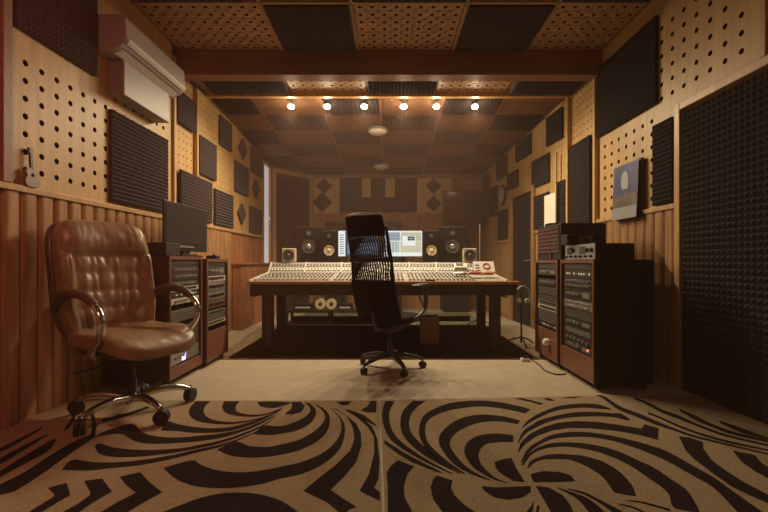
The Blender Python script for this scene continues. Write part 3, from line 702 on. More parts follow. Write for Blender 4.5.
# ---------------------------------------------------------------- mesh-back task chair
tc = empty('task_chair', (.02, 3.77, 0), radians(62), 'tall black mesh-back swivel chair with headrest in front of the mixing console', 'office chair')
def bx(h):  # backrest line: distance behind the seat centre as a function of height
    return -.24-.27*max(0, (h-.5))/.9-.03*sin(PI*min(1, max(0, (h-.5)/.5)))
def bw(h): return .217-.027*max(0, min(1, (h-.55)/.85))
m = MB()
def curved(m, h0, h1, n, th, e=.0, sc=1.):
    rows_ = []
    for i in range(n+1):
        h = h0+(h1-h0)*i/n; ring = []
        for sx in (0, 1):
            r_ = []
            for k in range(9):
                t = -1+2*k/8; y = t*bw(h)*sc
                x = bx(h)+.045*t*t - (th if sx else 0); r_.append(m.bm.verts.new((x, y, h)))
            ring.append(r_)
        rows_.append(ring)
    for A, B in zip(rows_, rows_[1:]):
        for s2 in (0, 1):
            for k in range(8): m.bm.faces.new((A[s2][k], A[s2][k+1], B[s2][k+1], B[s2][k]))
        m.bm.faces.new((A[0][0], A[1][0], B[1][0], B[0][0])); m.bm.faces.new((A[0][8], A[1][8], B[1][8], B[0][8]))
    for R_ in (rows_[0], rows_[-1]):
        for k in range(8): m.bm.faces.new((R_[0][k], R_[0][k+1], R_[1][k+1], R_[1][k]))
curved(m, .50, .845, 8, .03); m.build('lower_back_pad', M_blkc, tc, smooth=True, bevel=.008)
m = MB(); curved(m, 1.215, 1.385, 8, .04, sc=.92); hr = m.build('headrest', M_blkc, tc, smooth=True, bevel=.012)
m = MB(); m.tube([(bx(1.39)-.02+.045*t*t, t*.16, 1.39+.012*(1-t*t)) for t in [k/6-1 for k in range(13)]], .006, 6); m.build('headrest_rim_highlight', M_sil, hr, smooth='all')  # silver tube imitates the highlight along the headrest top
m = MB(); curved(m, 1.005, 1.03, 2, .025); m.build('lumbar_bar', M_blkp, tc, smooth=True)
for s_ in (-1, 1):
    m = MB(); m.tube([(bx(h)+.045, s_*bw(h)*.97, h) for h in [.5+.8*k/14 for k in range(15)]], .013, 8); m.build('back_frame', M_blkp, tc, smooth='all')
m = MB()
for i in range(19):
    t = -1+2*(i+.5)/19
    for (h0, h1) in ((.845, 1.005), (1.03, 1.215)):
        pts = [(bx(h0+(h1-h0)*k/6)+.045*t*t-.006, t*bw(h0+(h1-h0)*k/6)*.97 + .007*sin(k*.9+i*.4), h0+(h1-h0)*k/6) for k in range(7)]
        m.tube(pts, .0075, 5)
for h in [.875+.033*k for k in range(4)]+[1.055+.04*k for k in range(4)]:
    m.tube([(bx(h)+.045*t*t-.004, t*bw(h)*.97, h+.01*sin(t*5+h*30)) for t in [-1+k/6 for k in range(13)]], .004, 4)
m.build('mesh_webbing', M_blkm, tc, smooth='all')
m = MB(); m.soft((.02, 0, .475), .48, .50, .085, 10, 4.5, lambda x, y, z: (x, y, z-.15*max(0, x-.12)**1.5)); m.build('seat', M_blkc, tc, smooth='all')
m = MB(); m.box(-.14, .12, -.10, .10, .36, .43); m.tube([(-.12, 0, .40), (-.24, 0, .41), (-.29, 0, .46), (bx(.6)-.035, 0, .58)], .020, 8); m.build('tilt_mechanism', M_blkp, tc, bevel=.006)
for s_ in (-1, 1):
    y = s_*.30
    m = MB(); m.soft((.05, y, .785), .31, .10, .036, 6, 4, lambda x, y_, z: (x, y_, z+.02*x)); a_ = m.build('armrest', M_blkp, tc, smooth='all')
    m = MB(); m.tube(catmull([(.12, y, .77), (.15, y, .68), (.14, y, .58), (.10, y, .55), (.0, y*.95, .50), (.0, y*.6, .43)], 4), .014, 8, flat=1.6); m.tube([(-.02, y, .77), (0, y, .68), (.12, y, .57)], .009, 6)
    m.build('armrest_post', mat('grey_plastic', (.12, .11, .11), .35), a_, smooth='all')
m = MB(); m.cyl((0, 0, .10), (0, 0, .26), .027); m.cyl((0, 0, .26), (0, 0, .37), .015); m.build('gas_lift', M_blkp, tc, smooth=True)
for k in range(5):
    a = radians(5-62+72*k); dx, dy = cos(a), sin(a)
    m = MB(); m.tube(catmull([(0, 0, .125), (dx*.12, dy*.12, .125), (dx*.25, dy*.25, .10), (dx*.31, dy*.31, .08)], 4), [.028-.012*i/12 for i in range(13)], 8, flat=1.1); lg = m.build('leg', mat('dark_grey_nylon', (.07, .06, .06), .3), tc, smooth='all')
    caster(lg, dx*.31, dy*.31, .028, .001, a+.6)

# ---------------------------------------------------------------- mixing console
mc = empty('mixing_console', (-.11, 4.4, 0), 0, 'long cream mixing console in a dark wooden desk with wooden front rail', 'mixing console')
W = 1.42     # half width of the electronics ; the object origin sits at x = -.11
def prof(m, x0, x1, P, mi=0):
    a = [m.bm.verts.new((x0, y, z)) for y, z in P]; b = [m.bm.verts.new((x1, y, z)) for y, z in P]
    f1 = m.bm.faces.new(a); f2 = m.bm.faces.new(b[::-1]); f1.material_index = f2.material_index = mi
    for i in range(len(P)):
        f_ = m.bm.faces.new((a[i], a[(i+1) % len(P)], b[(i+1) % len(P)], b[i])); f_.material_index = mi
m = MB(); prof(m, -W, W, [(.06, .66), (.06, .785), (.76, .855), (.90, .985), (.98, .985), (.98, .66)]); m.build('chassis', M_consd, mc)
m = MB(); m.box(-1.44, 1.56, -.02, .075, .755, .788); m.build('front_rail', M_desk, mc, bevel=.01)
m = MB(); m.box(-1.42, 1.54, .03, .07, .63, .755); m.build('fascia', M_dkwood, mc, bevel=.004)
m = MB(); m.box(W+.004, 1.56, .08, .96, .74, .775); m.build('side_table', M_desk, mc, bevel=.006)
for s_ in (-1, 1):
    m = MB(); prof(m, s_*W, s_*W+s_*.022, [(.04, .60), (.04, .80), (.76, .872), (.90, 1.0), (1.0, 1.0), (1.0, .60)]); m.build('end_panel', M_cons, mc)
m = MB(); m.box(-W-.02, W+.1, .985, 1.50, .956, .985); m.build('rear_shelf', M_dkwood, mc)
for (x, y) in ((-1.25, .08), (-1.37, 1.1), (1.32, .08), (1.40, 1.1)):
    m = MB(); m.box(x-.055, x+.055, y, y+.11, .011, .63 if y < .5 else .955); m.build('leg', M_dkwood, mc, bevel=.006)
m = MB(); m.box(-1.2, 1.24, 1.12, 1.16, .18, .25); m.build('stretcher', M_dkwood, mc)
NCH = 54; cwid = 2*W*.86/NCH
# channel strip prototype: sloping plate with slots, fader caps, buttons and knobs
def slope_pt(t, lift=0):   # t 0..1 along the sloping surface
    y = .08+t*.68; z = .788+t*.068; return y, z+lift
def strip(master=False):
    m = MB(); hw = cwid*.46
    y0, z0 = slope_pt(0, .002); y1, z1 = slope_pt(1, .002)
    m.quad((-hw, y0, z0), (hw, y0, z0), (hw, y1, z1), (-hw, y1, z1), 0)
    for t0, t1, mi, w_ in ((.03, .20, 1, .75),):
        a0 = slope_pt(t0, .004); a1 = slope_pt(t1, .004); m.quad((-hw*w_, *a0), (hw*w_, *a0), (hw*w_, *a1), (-hw*w_, *a1), mi)
    ft = .10+.08*random.random()
    y, z = slope_pt(ft); m.box(-.009, .009, y-.016, y+.016, z, z+.014, 2)
    for k in range(9):
        y, z = slope_pt(.30+k*.075); m.cyl((0, y, z), (0, y, z+.014), .0085, .007, 7, 1 if k % 3 else 2)
    for k in range(4):
        y, z = slope_pt(.26+k*.19); m.box(.008, .017, y-.006, y+.006, z, z+.006, 2)
    return m
M_strip = mat('channel_strip_grey', (.40, .37, .31), .5)
m = MB(); y, z = slope_pt(0, .001); y2, z2 = slope_pt(1, .001); m.quad((-W, y, z), (W, y, z), (W, y2, z2), (-W, y2, z2)); m.build('control_surface', M_strip, mc)
protos = [strip().build('channel_strip', [M_strip, M_consd, M_knobl], mc) for _ in range(3)]
x0 = -W+cwid*.6
for i in range(NCH):
    src = protos[i % 3]
    x = x0+i*cwid+(cwid*.9 if i > 18 else 0)+(cwid*.9 if i > 36 else 0)
    if i < 3: src.location = (x, 0, 0)
    else: inst(src, mc, (x, 0, 0))
# meter bridge sections (five), each with a lower row of ivory buttons and an upper row of meters
edges = [-W, -.97, -.50, -.02, .39, .74, W]
for a, b in zip(edges, edges[1:]):
    m = MB(); w_ = b-a-.012
    dy, dz = .14, .13; L_ = sqrt(dy*dy+dz*dz)
    T = Matrix.Translation(((a+b)/2, .760, .860)) @ Matrix.Rotation(math.atan2(dz, dy), 4, 'X')
    m.box(-w_/2, w_/2, 0, L_, -.005, .003, 0, M=T)
    n = max(4, round(w_/.04))
    for k in range(n):
        xx = -w_/2+w_*(k+.5)/n
        m.box(xx-.015, xx+.015, .030, .085, .003, .006, 1, M=T)
        m.box(xx-.009, xx+.009, .038, .076, .006, .013, 2, M=T)
        m.box(xx-.015, xx+.015, .112, .168, .003, .007, 3, M=T)
        m.box(xx-.006, xx+.006, .12, .155, .007, .011, 1, M=T)
    m.build('meter_bridge_section', [M_strip, M_consd, M_knobl, M_consg], mc)
m = MB()
for x in edges[1:-1]:
    prof(m, x-.008, x+.008, [(.755, .855), (.752, .87), (.885, 1.0), (.98, 1.0), (.98, .98)])
m.box(-W, W, .90, .98, .985, .997); m.build('bridge_divider_frame', M_cons, mc)

# ---------------------------------------------------------------- things on and behind the console
SHZ = .985
def speaker(label, x, y, z, w_, h_, d_, wz, wr, tz, trr, body, cone, group, name='studio_monitor_speaker', rz=0, cap=M_cone):
    t = empty(name, (x, y, z), rz, label, 'loudspeaker', group)
    m = MB(); m.box(-w_/2, w_/2, -d_/2, d_/2, 0, h_); m.build('cabinet', body, t, bevel=.008)
    m = MB(); m.lathe([(wr, -d_/2-.001), (wr, -d_/2-.010), (wr*.9, -d_/2-.010), (wr*.9, -d_/2-.003)], (0, 0, wz), 'Y', 28); wf = m.build('woofer_ring', M_blkp if cone is M_wcone else M_face, t, smooth=True)
    m = MB(); m.lathe([(wr*.88, -d_/2-.006), (wr*.80, -d_/2-.010), (wr*.72, -d_/2-.006), (wr*.32, -d_/2-.002)], (0, 0, wz), 'Y', 28); m.build('woofer_cone', cone, t, smooth=True)
    m = MB(); m.lathe([(wr*.34, -d_/2-.003), (wr*.28, -d_/2-.012), (wr*.12, -d_/2-.018), (.001, -d_/2-.02)], (0, 0, wz), 'Y', 20); m.build('dust_cap', cap, t, smooth=True)
    if trr:
        m = MB(); m.lathe([(trr, -d_/2-.001), (trr, -d_/2-.006), (trr*.7, -d_/2-.006), (trr*.5, -d_/2-.002), (trr*.3, -d_/2-.008), (.001, -d_/2-.01)], (0, 0, tz), 'Y', 20); m.build('tweeter', M_cone, t, smooth=True)
    return t
y5 = 5.55
gb = 'large black monitors behind the console'
for px, l, r_ in ((309, 'large black studio monitor behind the console at the left, silver woofer centre', .06), (452.5, 'large black studio monitor behind the console at the right, silver woofer centre', -.06)):
    t = speaker(l, (px-388)*y5/F, y5+.1, SHZ+.001, .375, .50, .34, .225, .105, .41, .035, M_spk, M_cone, gb, rz=r_, cap=M_sil)
    m = MB(); m.cyl((-.0, -.171, .045), (0, -.176, .045), .022); m.build('port', M_face, t)
gb = 'black monitors with cream cones'
for px, l in ((330.5, 'black studio monitor with a cream white woofer cone, left of the screens'), (430.5, 'black studio monitor with a cream white woofer cone, right of the screens')):
    speaker(l, (px-388)*y5/F, y5-.02, SHZ+.001, .20, .44, .22, .17, .082, .37, .03, M_spk, M_wcone, gb, cap=M_cream)
gb = 'small cube speakers'
for px, l, r_ in ((288, 'small cream cube speaker on the console at the left end', .1), (470.5, 'small cream cube speaker on the console at the right end', -.1)):
    speaker(l, (px-388)*5.3/F, 5.37, SHZ+.016, .175, .18, .15, .09, .072, 0, 0, M_cream, M_cone, gb, name='cube_speaker', rz=r_)
# two computer screens
def screen(label, x0, x1, full):
    y = 5.42; t = empty('computer_monitor', ((x0+x1)/2, y, SHZ), 0, label, 'computer monitor', 'computer monitors behind the console'); w_ = x1-x0
    m = MB(); m.box(-w_/2, w_/2, 0, .03, .085, .445); m.build('bezel', M_blkp, t, bevel=.004)
    m = MB(); m.box(-.03, .03, .03, .05, .0, .2); m.box(-.11, .11, -.03, .12, 0, .012); m.build('stand', M_blkp, t)
    m = MB(); X0, X1, Z0, Z1 = -w_/2+.008, w_/2-.008, .093, .437
    def r(a, b, c_, d_, mi, lv): m.quad(*[(X0+(X1-X0)*u, -.001-.0006*lv, Z0+(Z1-Z0)*v) for u, v in ((a, c_), (b, c_), (b, d_), (a, d_))], mi)
    r(0, 1, 0, 1, 0, 0)
    if full:
        r(.01, .42, .62, .94, 1, 1); r(.45, .98, .60, .94, 2, 1); r(.01, .40, .15, .58, 3, 1); r(.42, .98, .15, .58, 2, 1)
        for k in range(9): r(.02+.045*k, .025+.045*k, .62, .94, 4, 2)
        for k in range(5): r(.01, .42, .66+.06*k, .675+.06*k, 0, 2)
        for k in range(12): r(.03+.08*k, .04+.08*k, .15, .56, 0, 2)
        for k in range(8): r(.44+.07*k, .47+.07*k, .64, .80, 3, 2)
        r(.48, .82, .42, .80, 0, 3); r(.62, .80, .62, .78, 4, 4); r(.65, .76, .68, .72, 3, 5)
    else:
        for k in range(9): r(.03, .13, .10+.09*k, .13+.09*k, 4, 1)
        r(.17, 1, 0, 1, 4, 1); r(.22, .97, .1, .5, 1, 2)
    m.build('display', [M_scr0, M_scr1, M_scr2, M_scr3, M_scr4], t)
screen('pale lit computer screen mostly hidden behind the mesh chair', -.68, -.11, False)
screen('lit computer screen showing a colourful editing window, right of the chair', -.06, .47, True)
# desk clutter on the right end
t = empty('notebook', (1.19, 5.245, .99), 0, 'white booklet with a red ring printed on it, propped on the console', 'booklet')
m = MB(); T = Matrix.Rotation(radians(-35), 4, 'X'); m.box(-.13, .13, 0, .012, -.10, .085, M=T); m.build('cover', M_white, t)
m = MB(); m.tube([(.03+.040*cos(2*PI*k/24), -.002, .01+.040*sin(2*PI*k/24)) for k in range(24)], .009, 6, closed=True)
bmesh.ops.transform(m.bm, matrix=T, verts=m.bm.verts); m.build('red_ring', M_red, t)
for k in range(3): 
    m = MB(); m.box(-.11, -.06, -.003, 0, -.06+.04*k, -.045+.04*k, M=T); m.build('printed_mark', M_cald, t)
t.location = (1.21, 5.04, .938)
t = empty('desk_telephone', (.92, 5.06, .925), 0, 'grey desk telephone on the right side of the console', 'telephone')
m = MB(); T = Matrix.Rotation(radians(35), 4, 'X'); m.box(-.09, .09, -.07, .07, -.01, .03, M=T); m.build('body', M_sil, t, bevel=.006)
m = MB(); m.box(-.06, .03, 0, .055, .031, .034, M=T); m.build('display', M_consd, t)
m = MB(); m.box(-.085, .075, -.06, -.02, .031, .05, M=T); m.build('handset', M_cream, t, bevel=.008)
for x, y, sx, c_, nm, l in ((.86, 4.80, .09, M_white, 'paper_note', 'crumpled white paper slip lying on the console faders'), (1.02, 4.70, .085, M_red, 'red_pouch', 'red soft pouch lying on the right end of the console'), (1.19, 4.72, .085, M_orange, 'orange_pouch', 'orange cloth pouch at the right end of the console')):
    m = MB(); m.soft((0, 0, 0), sx*1.9, .11, .035 if c_ is not M_white else .015, 8, 2.6, lambda a, b, c2: (a, b, c2+.02*noise.noise(Vector((a*14, b*14, sx*50)))))
    tag(m.build(nm, c_, smooth='all', loc=(x, y, .872)), l, 'pouch' if c_ is not M_white else 'paper')
t = empty('tiny_desk_lamp', ((420.5-388)*5.35/F, 5.36, .998), 0, 'tiny black clip lamp standing on the meter bridge under the right screen', 'lamp')
m = MB(); m.cyl((0, 0, 0), (0, 0, .008), .02); m.cyl((0, 0, 0), (0, 0, .05), .004); m.build('base', M_blkp, t)
m = MB(); m.sph((0, 0, .055), .018); m.build('head', M_blkp, t, smooth='all')
m = MB(); m.box(-.05, .05, -.02, .02, 0, .018); tag(m.build('remote_control', M_blkp, loc=(.47, 4.43, .789), bevel=.004), 'small black remote lying on the wooden front rail', 'remote')

# rear of the room
for x0_, x1_, zt, l in ((-1.25, -.86, 1.80, 'tall black loudspeaker at the rear wall, left one'), (-.1, .28, 1.80, 'tall black loudspeaker at the rear wall, middle one behind the screens'), (1.1, 1.62, 1.75, 'wide black loudspeaker at the rear wall under the hanging television')):
    speaker(l, (x0_+x1_)/2, 8.2, 0, x1_-x0_, zt, .5, 1.35, .13, 1.62, .06, M_spk, M_cone, 'tall black loudspeakers along the rear wall', name='floor_loudspeaker')
t = empty('hanging_television', (1.52, 8.0, 1.85), radians(-6), 'dark flat television hanging from the ceiling in the rear right corner', 'television')
m = MB(); m.box(-.42, .42, -.03, .03, 0, .58); m.build('screen_housing', M_spk, t, bevel=.01)
m = MB(); m.box(-.39, .39, -.034, -.031, .03, .55); m.build('display', M_glass, t)
m = MB(); m.cyl((-.15, .04, .3), (-.15, .04, 1.0), .018); m.box(-.25, -.05, .03, .06, .2, .4); m.build('ceiling_bracket', M_blkp, t)
t = empty('microphone_stand', (1.40, 6.1, .0), 0, 'thin grey upright microphone stand right of the speakers', 'stand')
m = MB(); m.cyl((0, 0, .03), (0, 0, 1.58), .010, mi=0); m.build('pole', M_consg, t, smooth=True)
for k in range(3):
    a = 2*PI*k/3+.3; m = MB(); m.tube([(0, 0, .14), (cos(a)*.22, sin(a)*.22, .02)], .009, 6); m.build('leg', M_blkp, t)
# wall clock
t = empty('wall_clock', (xr(7.3)-.005, 7.3, 2.22), math.atan(.087), 'round wall clock with a pale reflecting face on the right wall', 'clock')
m = MB(); m.lathe([(.175, 0), (.18, -.03), (.16, -.045), (.15, -.03)], (0, 0, 0), 'X', 28); m.build('rim', M_spk, t, smooth=True)
m = MB(); m.lathe([(.152, -.034), (.001, -.036)], (0, 0, 0), 'X', 28); m.build('face', M_clockf, t, smooth=True)
m = MB(); m.box(-.041, -.037, -.004, .004, 0, .09); m.box(-.041, -.037, 0, .07, -.004, .004); m.build('hands', M_spk, t)
# dark doorway in the right wall
dr = empty('door_2', (0, 0, 0)); dr.matrix_world = RW; S(dr)
m = MB(); m.box(-.015, -.002, 1.02, 1.78, 0, 2.08); m.build('dark_doorway_panel', M_rackb, dr)  # near-black slab stands in for the unlit space beyond the doorway
m = MB(); m.box(-.05, -.002, .94, 1.02, 0, 2.16); m.box(-.05, -.002, 1.78, 1.88, 0, 2.16); m.box(-.05, -.002, 1.02, 1.78, 2.08, 2.16); m.build('door_frame', M_log, dr, bevel=.004)
m = MB(); m.cyl((-.015, 1.12, 1.02), (-.06, 1.12, 1.02), .012); m.cyl((-.06, 1.12, 1.02), (-.06, 1.22, 1.02), .009); m.build('door_handle', M_sil, dr, smooth=True)
# white sheet + slat on right wall
t = empty('paper_sheet', (xr(5.45)-.065, 5.44, 1.46), math.atan(.087), 'blank white sheet standing upright on the right wall behind the racks', 'sheet')
m = MB(); m.box(-.004, .004, -.17, .15, 0, .46); m.build('sheet', mat('bright_paper', (.85, .80, .68), .7), t)
m = MB(); m.box(-.012, .008, -.19, -.165, 0, .98); m.build('side_batten', M_ply, t)

# ---------------------------------------------------------------- foam-covered door, right foreground
dn = empty('door_3', (XR, 3.2, 0)); S(dn)
m = MB(); m.box(-.05, 0, -.04, .02, 0, 2.26); m.box(-.05, 0, -1.9, -.04, 2.20, 2.26); m.build('door_frame', M_trim, dn, bevel=.005)
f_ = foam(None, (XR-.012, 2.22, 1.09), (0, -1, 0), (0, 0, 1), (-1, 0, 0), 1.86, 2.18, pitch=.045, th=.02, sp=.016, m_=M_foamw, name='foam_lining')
for k in ('category', 'label', 'group'):
    if k in f_: del f_[k]
f_.parent = dn; f_.matrix_parent_inverse = Matrix.Translation((-XR, -3.2, 0))

# ---------------------------------------------------------------- equipment racks
kn = {}
def knobmesh(r, m_):
    key = (r, m_.name)
    if key not in kn:
        m = MB(); m.cyl((0, 0, 0), (0, -.018, 0), r, r*.8, 12); o = m.build('knob', m_, smooth=True)
        kn[key] = o.data; bpy.data.objects.remove(o)
    return kn[key]
def knob(parent, x, y, z, r, m_):
    o = bpy.data.objects.new('knob', knobmesh(r, m_)); COL.objects.link(o); o.parent = parent; o.location = (x, y, z)
def unit(parent, z0, z1, w_, yf, style, face=None):
    face = face or M_face
    zc_ = (z0+z1)/2; h = z1-z0-.005
    m = MB(); m.box(-w_/2, w_/2, yf, yf+.22, z0+.0025, z1-.0025, 0)
    hw = w_/2
    rnd = random.Random(int(z0*1000)+len(style))
    if style in ('strip', 'meters', 'leds', 'slots'):
        n = {'strip': 14, 'meters': 3, 'leds': 10, 'slots': 22}[style]
        for k in range(n):
            x = -hw*.8+1.6*hw*(k+.5)/n; ww = 1.6*hw/n*.35
            if style == 'meters': m.box(x-ww*1.1, x+ww*1.1, yf-.004, yf, zc_-h*.3, zc_+h*.3, 1)
            elif style == 'leds': m.box(x-ww*.6, x+ww*.6, yf-.003, yf, zc_-h*.12, zc_+h*.12, 2 if rnd.random() < .5 else 1)
            else: m.box(x-ww, x+ww, yf-.003, yf, zc_-h*.3*rnd.uniform(.5, 1), zc_+h*.3, 1)
    if style == 'vent':
        for k in range(5): m.box(-hw*.85, hw*.85, yf-.004, yf, z0+h*(k+.4)/5, z0+h*(k+.65)/5, 1)
    if style == 'patch':
        for j in range(2):
            for k in range(16):
                x = -hw*.85+1.7*hw*(k+.5)/16; z = z0+h*(.3+.42*j); m.box(x-.006, x+.006, yf-.003, yf, z-.006, z+.006, 1)
    for sx in (-1, 1):  # screws
        m.cyl((sx*hw*.95, yf-.002, zc_), (sx*hw*.95, yf, zc_), .004, seg=6, mi=1)
    dark = M_consd if face in (M_sil, M_crf) else (M_rackb if face is M_face else M_consd)
    u = m.build('rack_unit', [face, dark if style != 'leds' and face is not M_face else M_consg, M_ledg], parent)
    if style == 'knobs':
        n = 6
        for k in range(n): knob(u, -hw*.78+1.56*hw*(k+.5)/n, yf, zc_, min(.017, h*.32), M_consg if face is M_face else M_blkp)
    if style == 'knobs2':
        for j in range(2):
            for k in range(8): knob(u, -hw*.8+1.6*hw*(k+.5)/8, yf, z0+h*(.27+.46*j), .010, M_knobl if face is M_brf else M_sil)
    if style == 'mixed':
        for k in range(4): knob(u, -hw*.75+hw*.9*(k+.5)/4, yf, zc_, .013, M_sil)
        mm = MB(); mm.box(hw*.3, hw*.75, yf-.003, yf, zc_-h*.25, zc_+h*.25); mm.build('display', M_ledg if rnd.random() < .0 else M_consg, u)
    return u
def rack(label, x, y, rz, w_, h, d_, base, units, wood, side, group, caster_h=.05):
    t = empty('equipment_rack', (x, y, 0), rz, label, 'equipment rack', group)
    b = caster_h
    m = MB(); m.box(-w_/2, -w_/2+.025, 0, d_, b, h); m.build('side_panel', side, t, bevel=.003)
    m = MB(); m.box(w_/2-.025, w_/2, 0, d_, b, h); m.build('side_panel', side, t, bevel=.003)
    m = MB(); m.box(-w_/2+.025, w_/2-.025, .0, d_, h-.025, h); m.build('top_panel', side, t)
    m = MB(); m.box(-w_/2+.025, w_/2-.025, d_-.02, d_, b, h-.025); m.build('back_panel', M_rackb, t)
    m = MB(); m.box(-w_/2, -w_/2+.022, -.008, 0, b, h); m.box(w_/2-.022, w_/2, -.008, 0, b, h); m.box(-w_/2+.022, w_/2-.022, -.008, 0, h-.03, h); m.build('front_frame', wood, t)
    m = MB(); m.box(-w_/2+.022, w_/2-.022, -.006, .016, b, base); m.build('base_panel', wood, t, bevel=.002)
    iw = w_-.054; z = h-.035
    for (uh, st, fc_) in units:
        if st != 'gap': unit(t, z-uh, z, iw, .012 if st != 'deep' else .06, st, fc_)
        z -= uh
    m = MB(); m.box(-iw/2, iw/2, .20, .21, base, h-.03); m.build('inner_baffle', M_rackb, t)
    for sx in (-1, 1):
        for yy in (.05, d_-.05):
            m = MB(); m.cyl((sx*(w_/2-.05)-.012, yy, .025), (sx*(w_/2-.05)+.012, yy, .025), .024, seg=14); m.box(sx*(w_/2-.05)-.018, sx*(w_/2-.05)+.018, yy-.02, yy+.02, .04, b); m.build('caster', M_rubber, t, smooth=True)
    return t
D_ = .52
lr1 = rack('nearer mahogany equipment rack on the left, behind the leather chair, with a blue-lit unit', -1.74, 3.455, PI/2, .56, 1.05, D_, .14,
  [(.04, 'vent', M_face), (.13, 'knobs2', M_face), (.05, 'strip', M_face), (.045, 'strip', M_crf), (.05, 'leds', M_face), (.055, 'mixed', M_crf), (.05, 'gap', None), (.10, 'vent', M_sil), (.03, 'gap', None), (.10, 'vent', M_face), (.10, 'vent', M_face), (.115, 'mixed', M_sil)], M_rack, M_rackd, 'equipment racks on the left')
m = MB()
for k in range(3): m.box(-.05, -.028, -.003, 0, .185+.016*k-.02, .193+.016*k-.02)
for k in range(3): m.box(-.02, .0, -.003, 0, .185+.016*k-.02, .193+.016*k-.02)
u_ = m.build('blue_display', M_ledb, lr1); u_.location = (0, .012, 0)
lr2 = rack('farther mahogany equipment rack on the left, filled with silver knob units', -1.71, 4.015, PI/2, .50, 1.03, D_, .33,
  [(.03, 'vent', M_face), (.10, 'mixed', M_face), (.06, 'strip', M_crf), (.09, 'knobs', M_sil), (.09, 'knobs', M_sil), (.08, 'knobs', M_brf), (.02, 'gap', None), (.05, 'strip', M_sil), (.05, 'vent', M_face), (.045, 'strip', M_crf)], M_rack, M_rackd, 'equipment racks on the left')
rr1 = rack('farther equipment rack on the right, with the patch bay case on its top', 1.585, 4.01, -PI/2, .56, 1.02, D_, .33,
  [(.05, 'vent', M_face), (.07, 'mixed', M_face), (.03, 'gap', None), (.08, 'knobs', M_face), (.08, 'vent', M_face), (.06, 'patch', M_face), (.05, 'strip', M_sil), (.05, 'strip', M_crf), (.12, 'vent', M_face), (.05, 'leds', M_face)], M_rack, M_rackb, 'equipment racks on the right')
rr2 = rack('nearer equipment rack on the right, dark units with a red light low down', 1.60, 3.40, -PI/2, .60, 1.02, .46, .24,
  [(.05, 'vent', M_face), (.07, 'leds', M_face), (.09, 'knobs2', M_face), (.10, 'mixed', M_face), (.08, 'knobs2', M_sil), (.08, 'vent', M_face), (.07, 'mixed', M_face), (.08, 'strip', M_face), (.05, 'knobs', M_face), (.07, 'mixed', M_face)], M_rack, M_rackb, 'equipment racks on the right')
m = MB(); m.sph((.2, -.003, .29), .006); m.build('red_light', M_ledr, rr2)
# white cup-shaped adapter on the far right rack
m = MB(); m.lathe([(.001, .0), (.032, 0), (.035, -.03), (.025, -.05), (.001, -.052)], (0, 0, 0), 'X', 18); tag(m.build('power_adapter', M_white, smooth=True, loc=(1.576, 3.93, .215)), 'round white adapter plugged in low on the farther right rack', 'adapter')
# items on top of the left racks
t = empty('flat_television', (-1.95, 3.86, 1.052), PI/2, 'dark flat television standing on the left racks with a silver lower strip', 'television')
m = MB(); m.box(-.41, .41, -.02, .0, .05, .49); m.build('housing', M_blkp, t, bevel=.006)
m = MB(); m.box(-.385, .385, -.024, -.021, .125, .47); m.build('display', mat('matte_screen', (.045, .035, .035), .3), t)
m = MB(); m.box(-.38, .10, -.030, -.021, .085, .102); m.build('silver_strip', M_sil, t)
m = MB(); m.box(-.06, .06, -.01, .03, .01, .06); m.box(-.2, .14, -.10, .12, 0, .012); m.build('stand', M_blkp, t, bevel=.004)
m = MB(); m.box(-.24, .24, -.11, .11, 0, .105); tag(m.build('amplifier_case', M_rackb, bevel=.004, loc=(-2.01, 3.30, 1.052)), 'low dark case on top of the nearer left rack, in front of the television', 'case')
m = MB(); m.box(-.05, .05, -.05, .05, 0, .035); m.cyl((0, .02, .03), (0, .02, .05), .012); tag(m.build('small_black_box', M_blkp, bevel=.004, loc=(-1.82, 4.16, 1.032)), 'small black box on the farther left rack beside the television', 'box')
m = MB(); m.box(-.05, .05, -.14, .14, 0, .018); tag(m.build('slim_receiver', M_blkp, bevel=.003, loc=(-1.81, 3.56, 1.052)), 'slim black receiver on the front of the nearer left rack', 'receiver')
# items on top of the right racks
t = empty('patch_bay_case', (1.60, 3.99, 1.021), -PI/2, 'black case of patch bays on the farther right rack', 'patch bay')
m = MB(); m.box(-.29, .29, .0, .42, 0, .34); m.build('case', M_rackb, t, bevel=.004)
for k in range(7):
    mm = MB(); z = .065+.037*k
    mm.box(-.27, .27, -.006, 0, z, z+.034, 0)
    for j in range(18): mm.box(-.25+.028*j, -.238+.028*j, -.010, -.006, z+.008, z+.026, 1)
    mm.build('patch_row', [M_face, mat('dusty_red', (.30, .12, .10), .5)], t)
m = MB(); m.box(.08, .10, -.02, -.006, .015, .06); m.build('red_tag', M_red, t)
t = empty('silver_preamp', (1.61, 3.36, 1.021), -PI/2, 'silver rack unit with two round dials on the nearer right rack', 'preamplifier')
m = MB(); m.box(-.26, .26, 0, .30, 0, .125); m.build('case', M_rackb, t)
m = MB(); m.box(-.26, .26, -.006, 0, 0.0, .125); fp = m.build('faceplate', M_sil, t, bevel=.002)
for x in (-.17, .06): 
    m = MB(); m.box(x-.045, x+.045, -.010, -.006, .045, .105); m.build('meter', M_consd, fp)
for k in range(6): knob(fp, -.22+.085*k, -.006, .025, .011, M_blkp)
for x in (-.10, .14, .21): knob(fp, x, -.006, .075, .02, M_blkp)
m = MB(); m.box(-.16, .16, -.06, .06, 0, .09); t = m.build('small_amplifier', M_rackb, bevel=.004, loc=(1.70, 3.50, 1.148)); tag(t, 'small black amplifier with a square dial on top of the silver rack unit', 'amplifier')
t.rotation_euler = (0, 0, 0)
m = MB(); m.box(-.06, .06, -.064, -.060, .015, .075); m.build('dial_plate', M_consg, t)
m = MB(); m.cyl((0, -.064, .045), (0, -.075, .045), .02); m.build('dial', M_blkp, t, smooth=True)
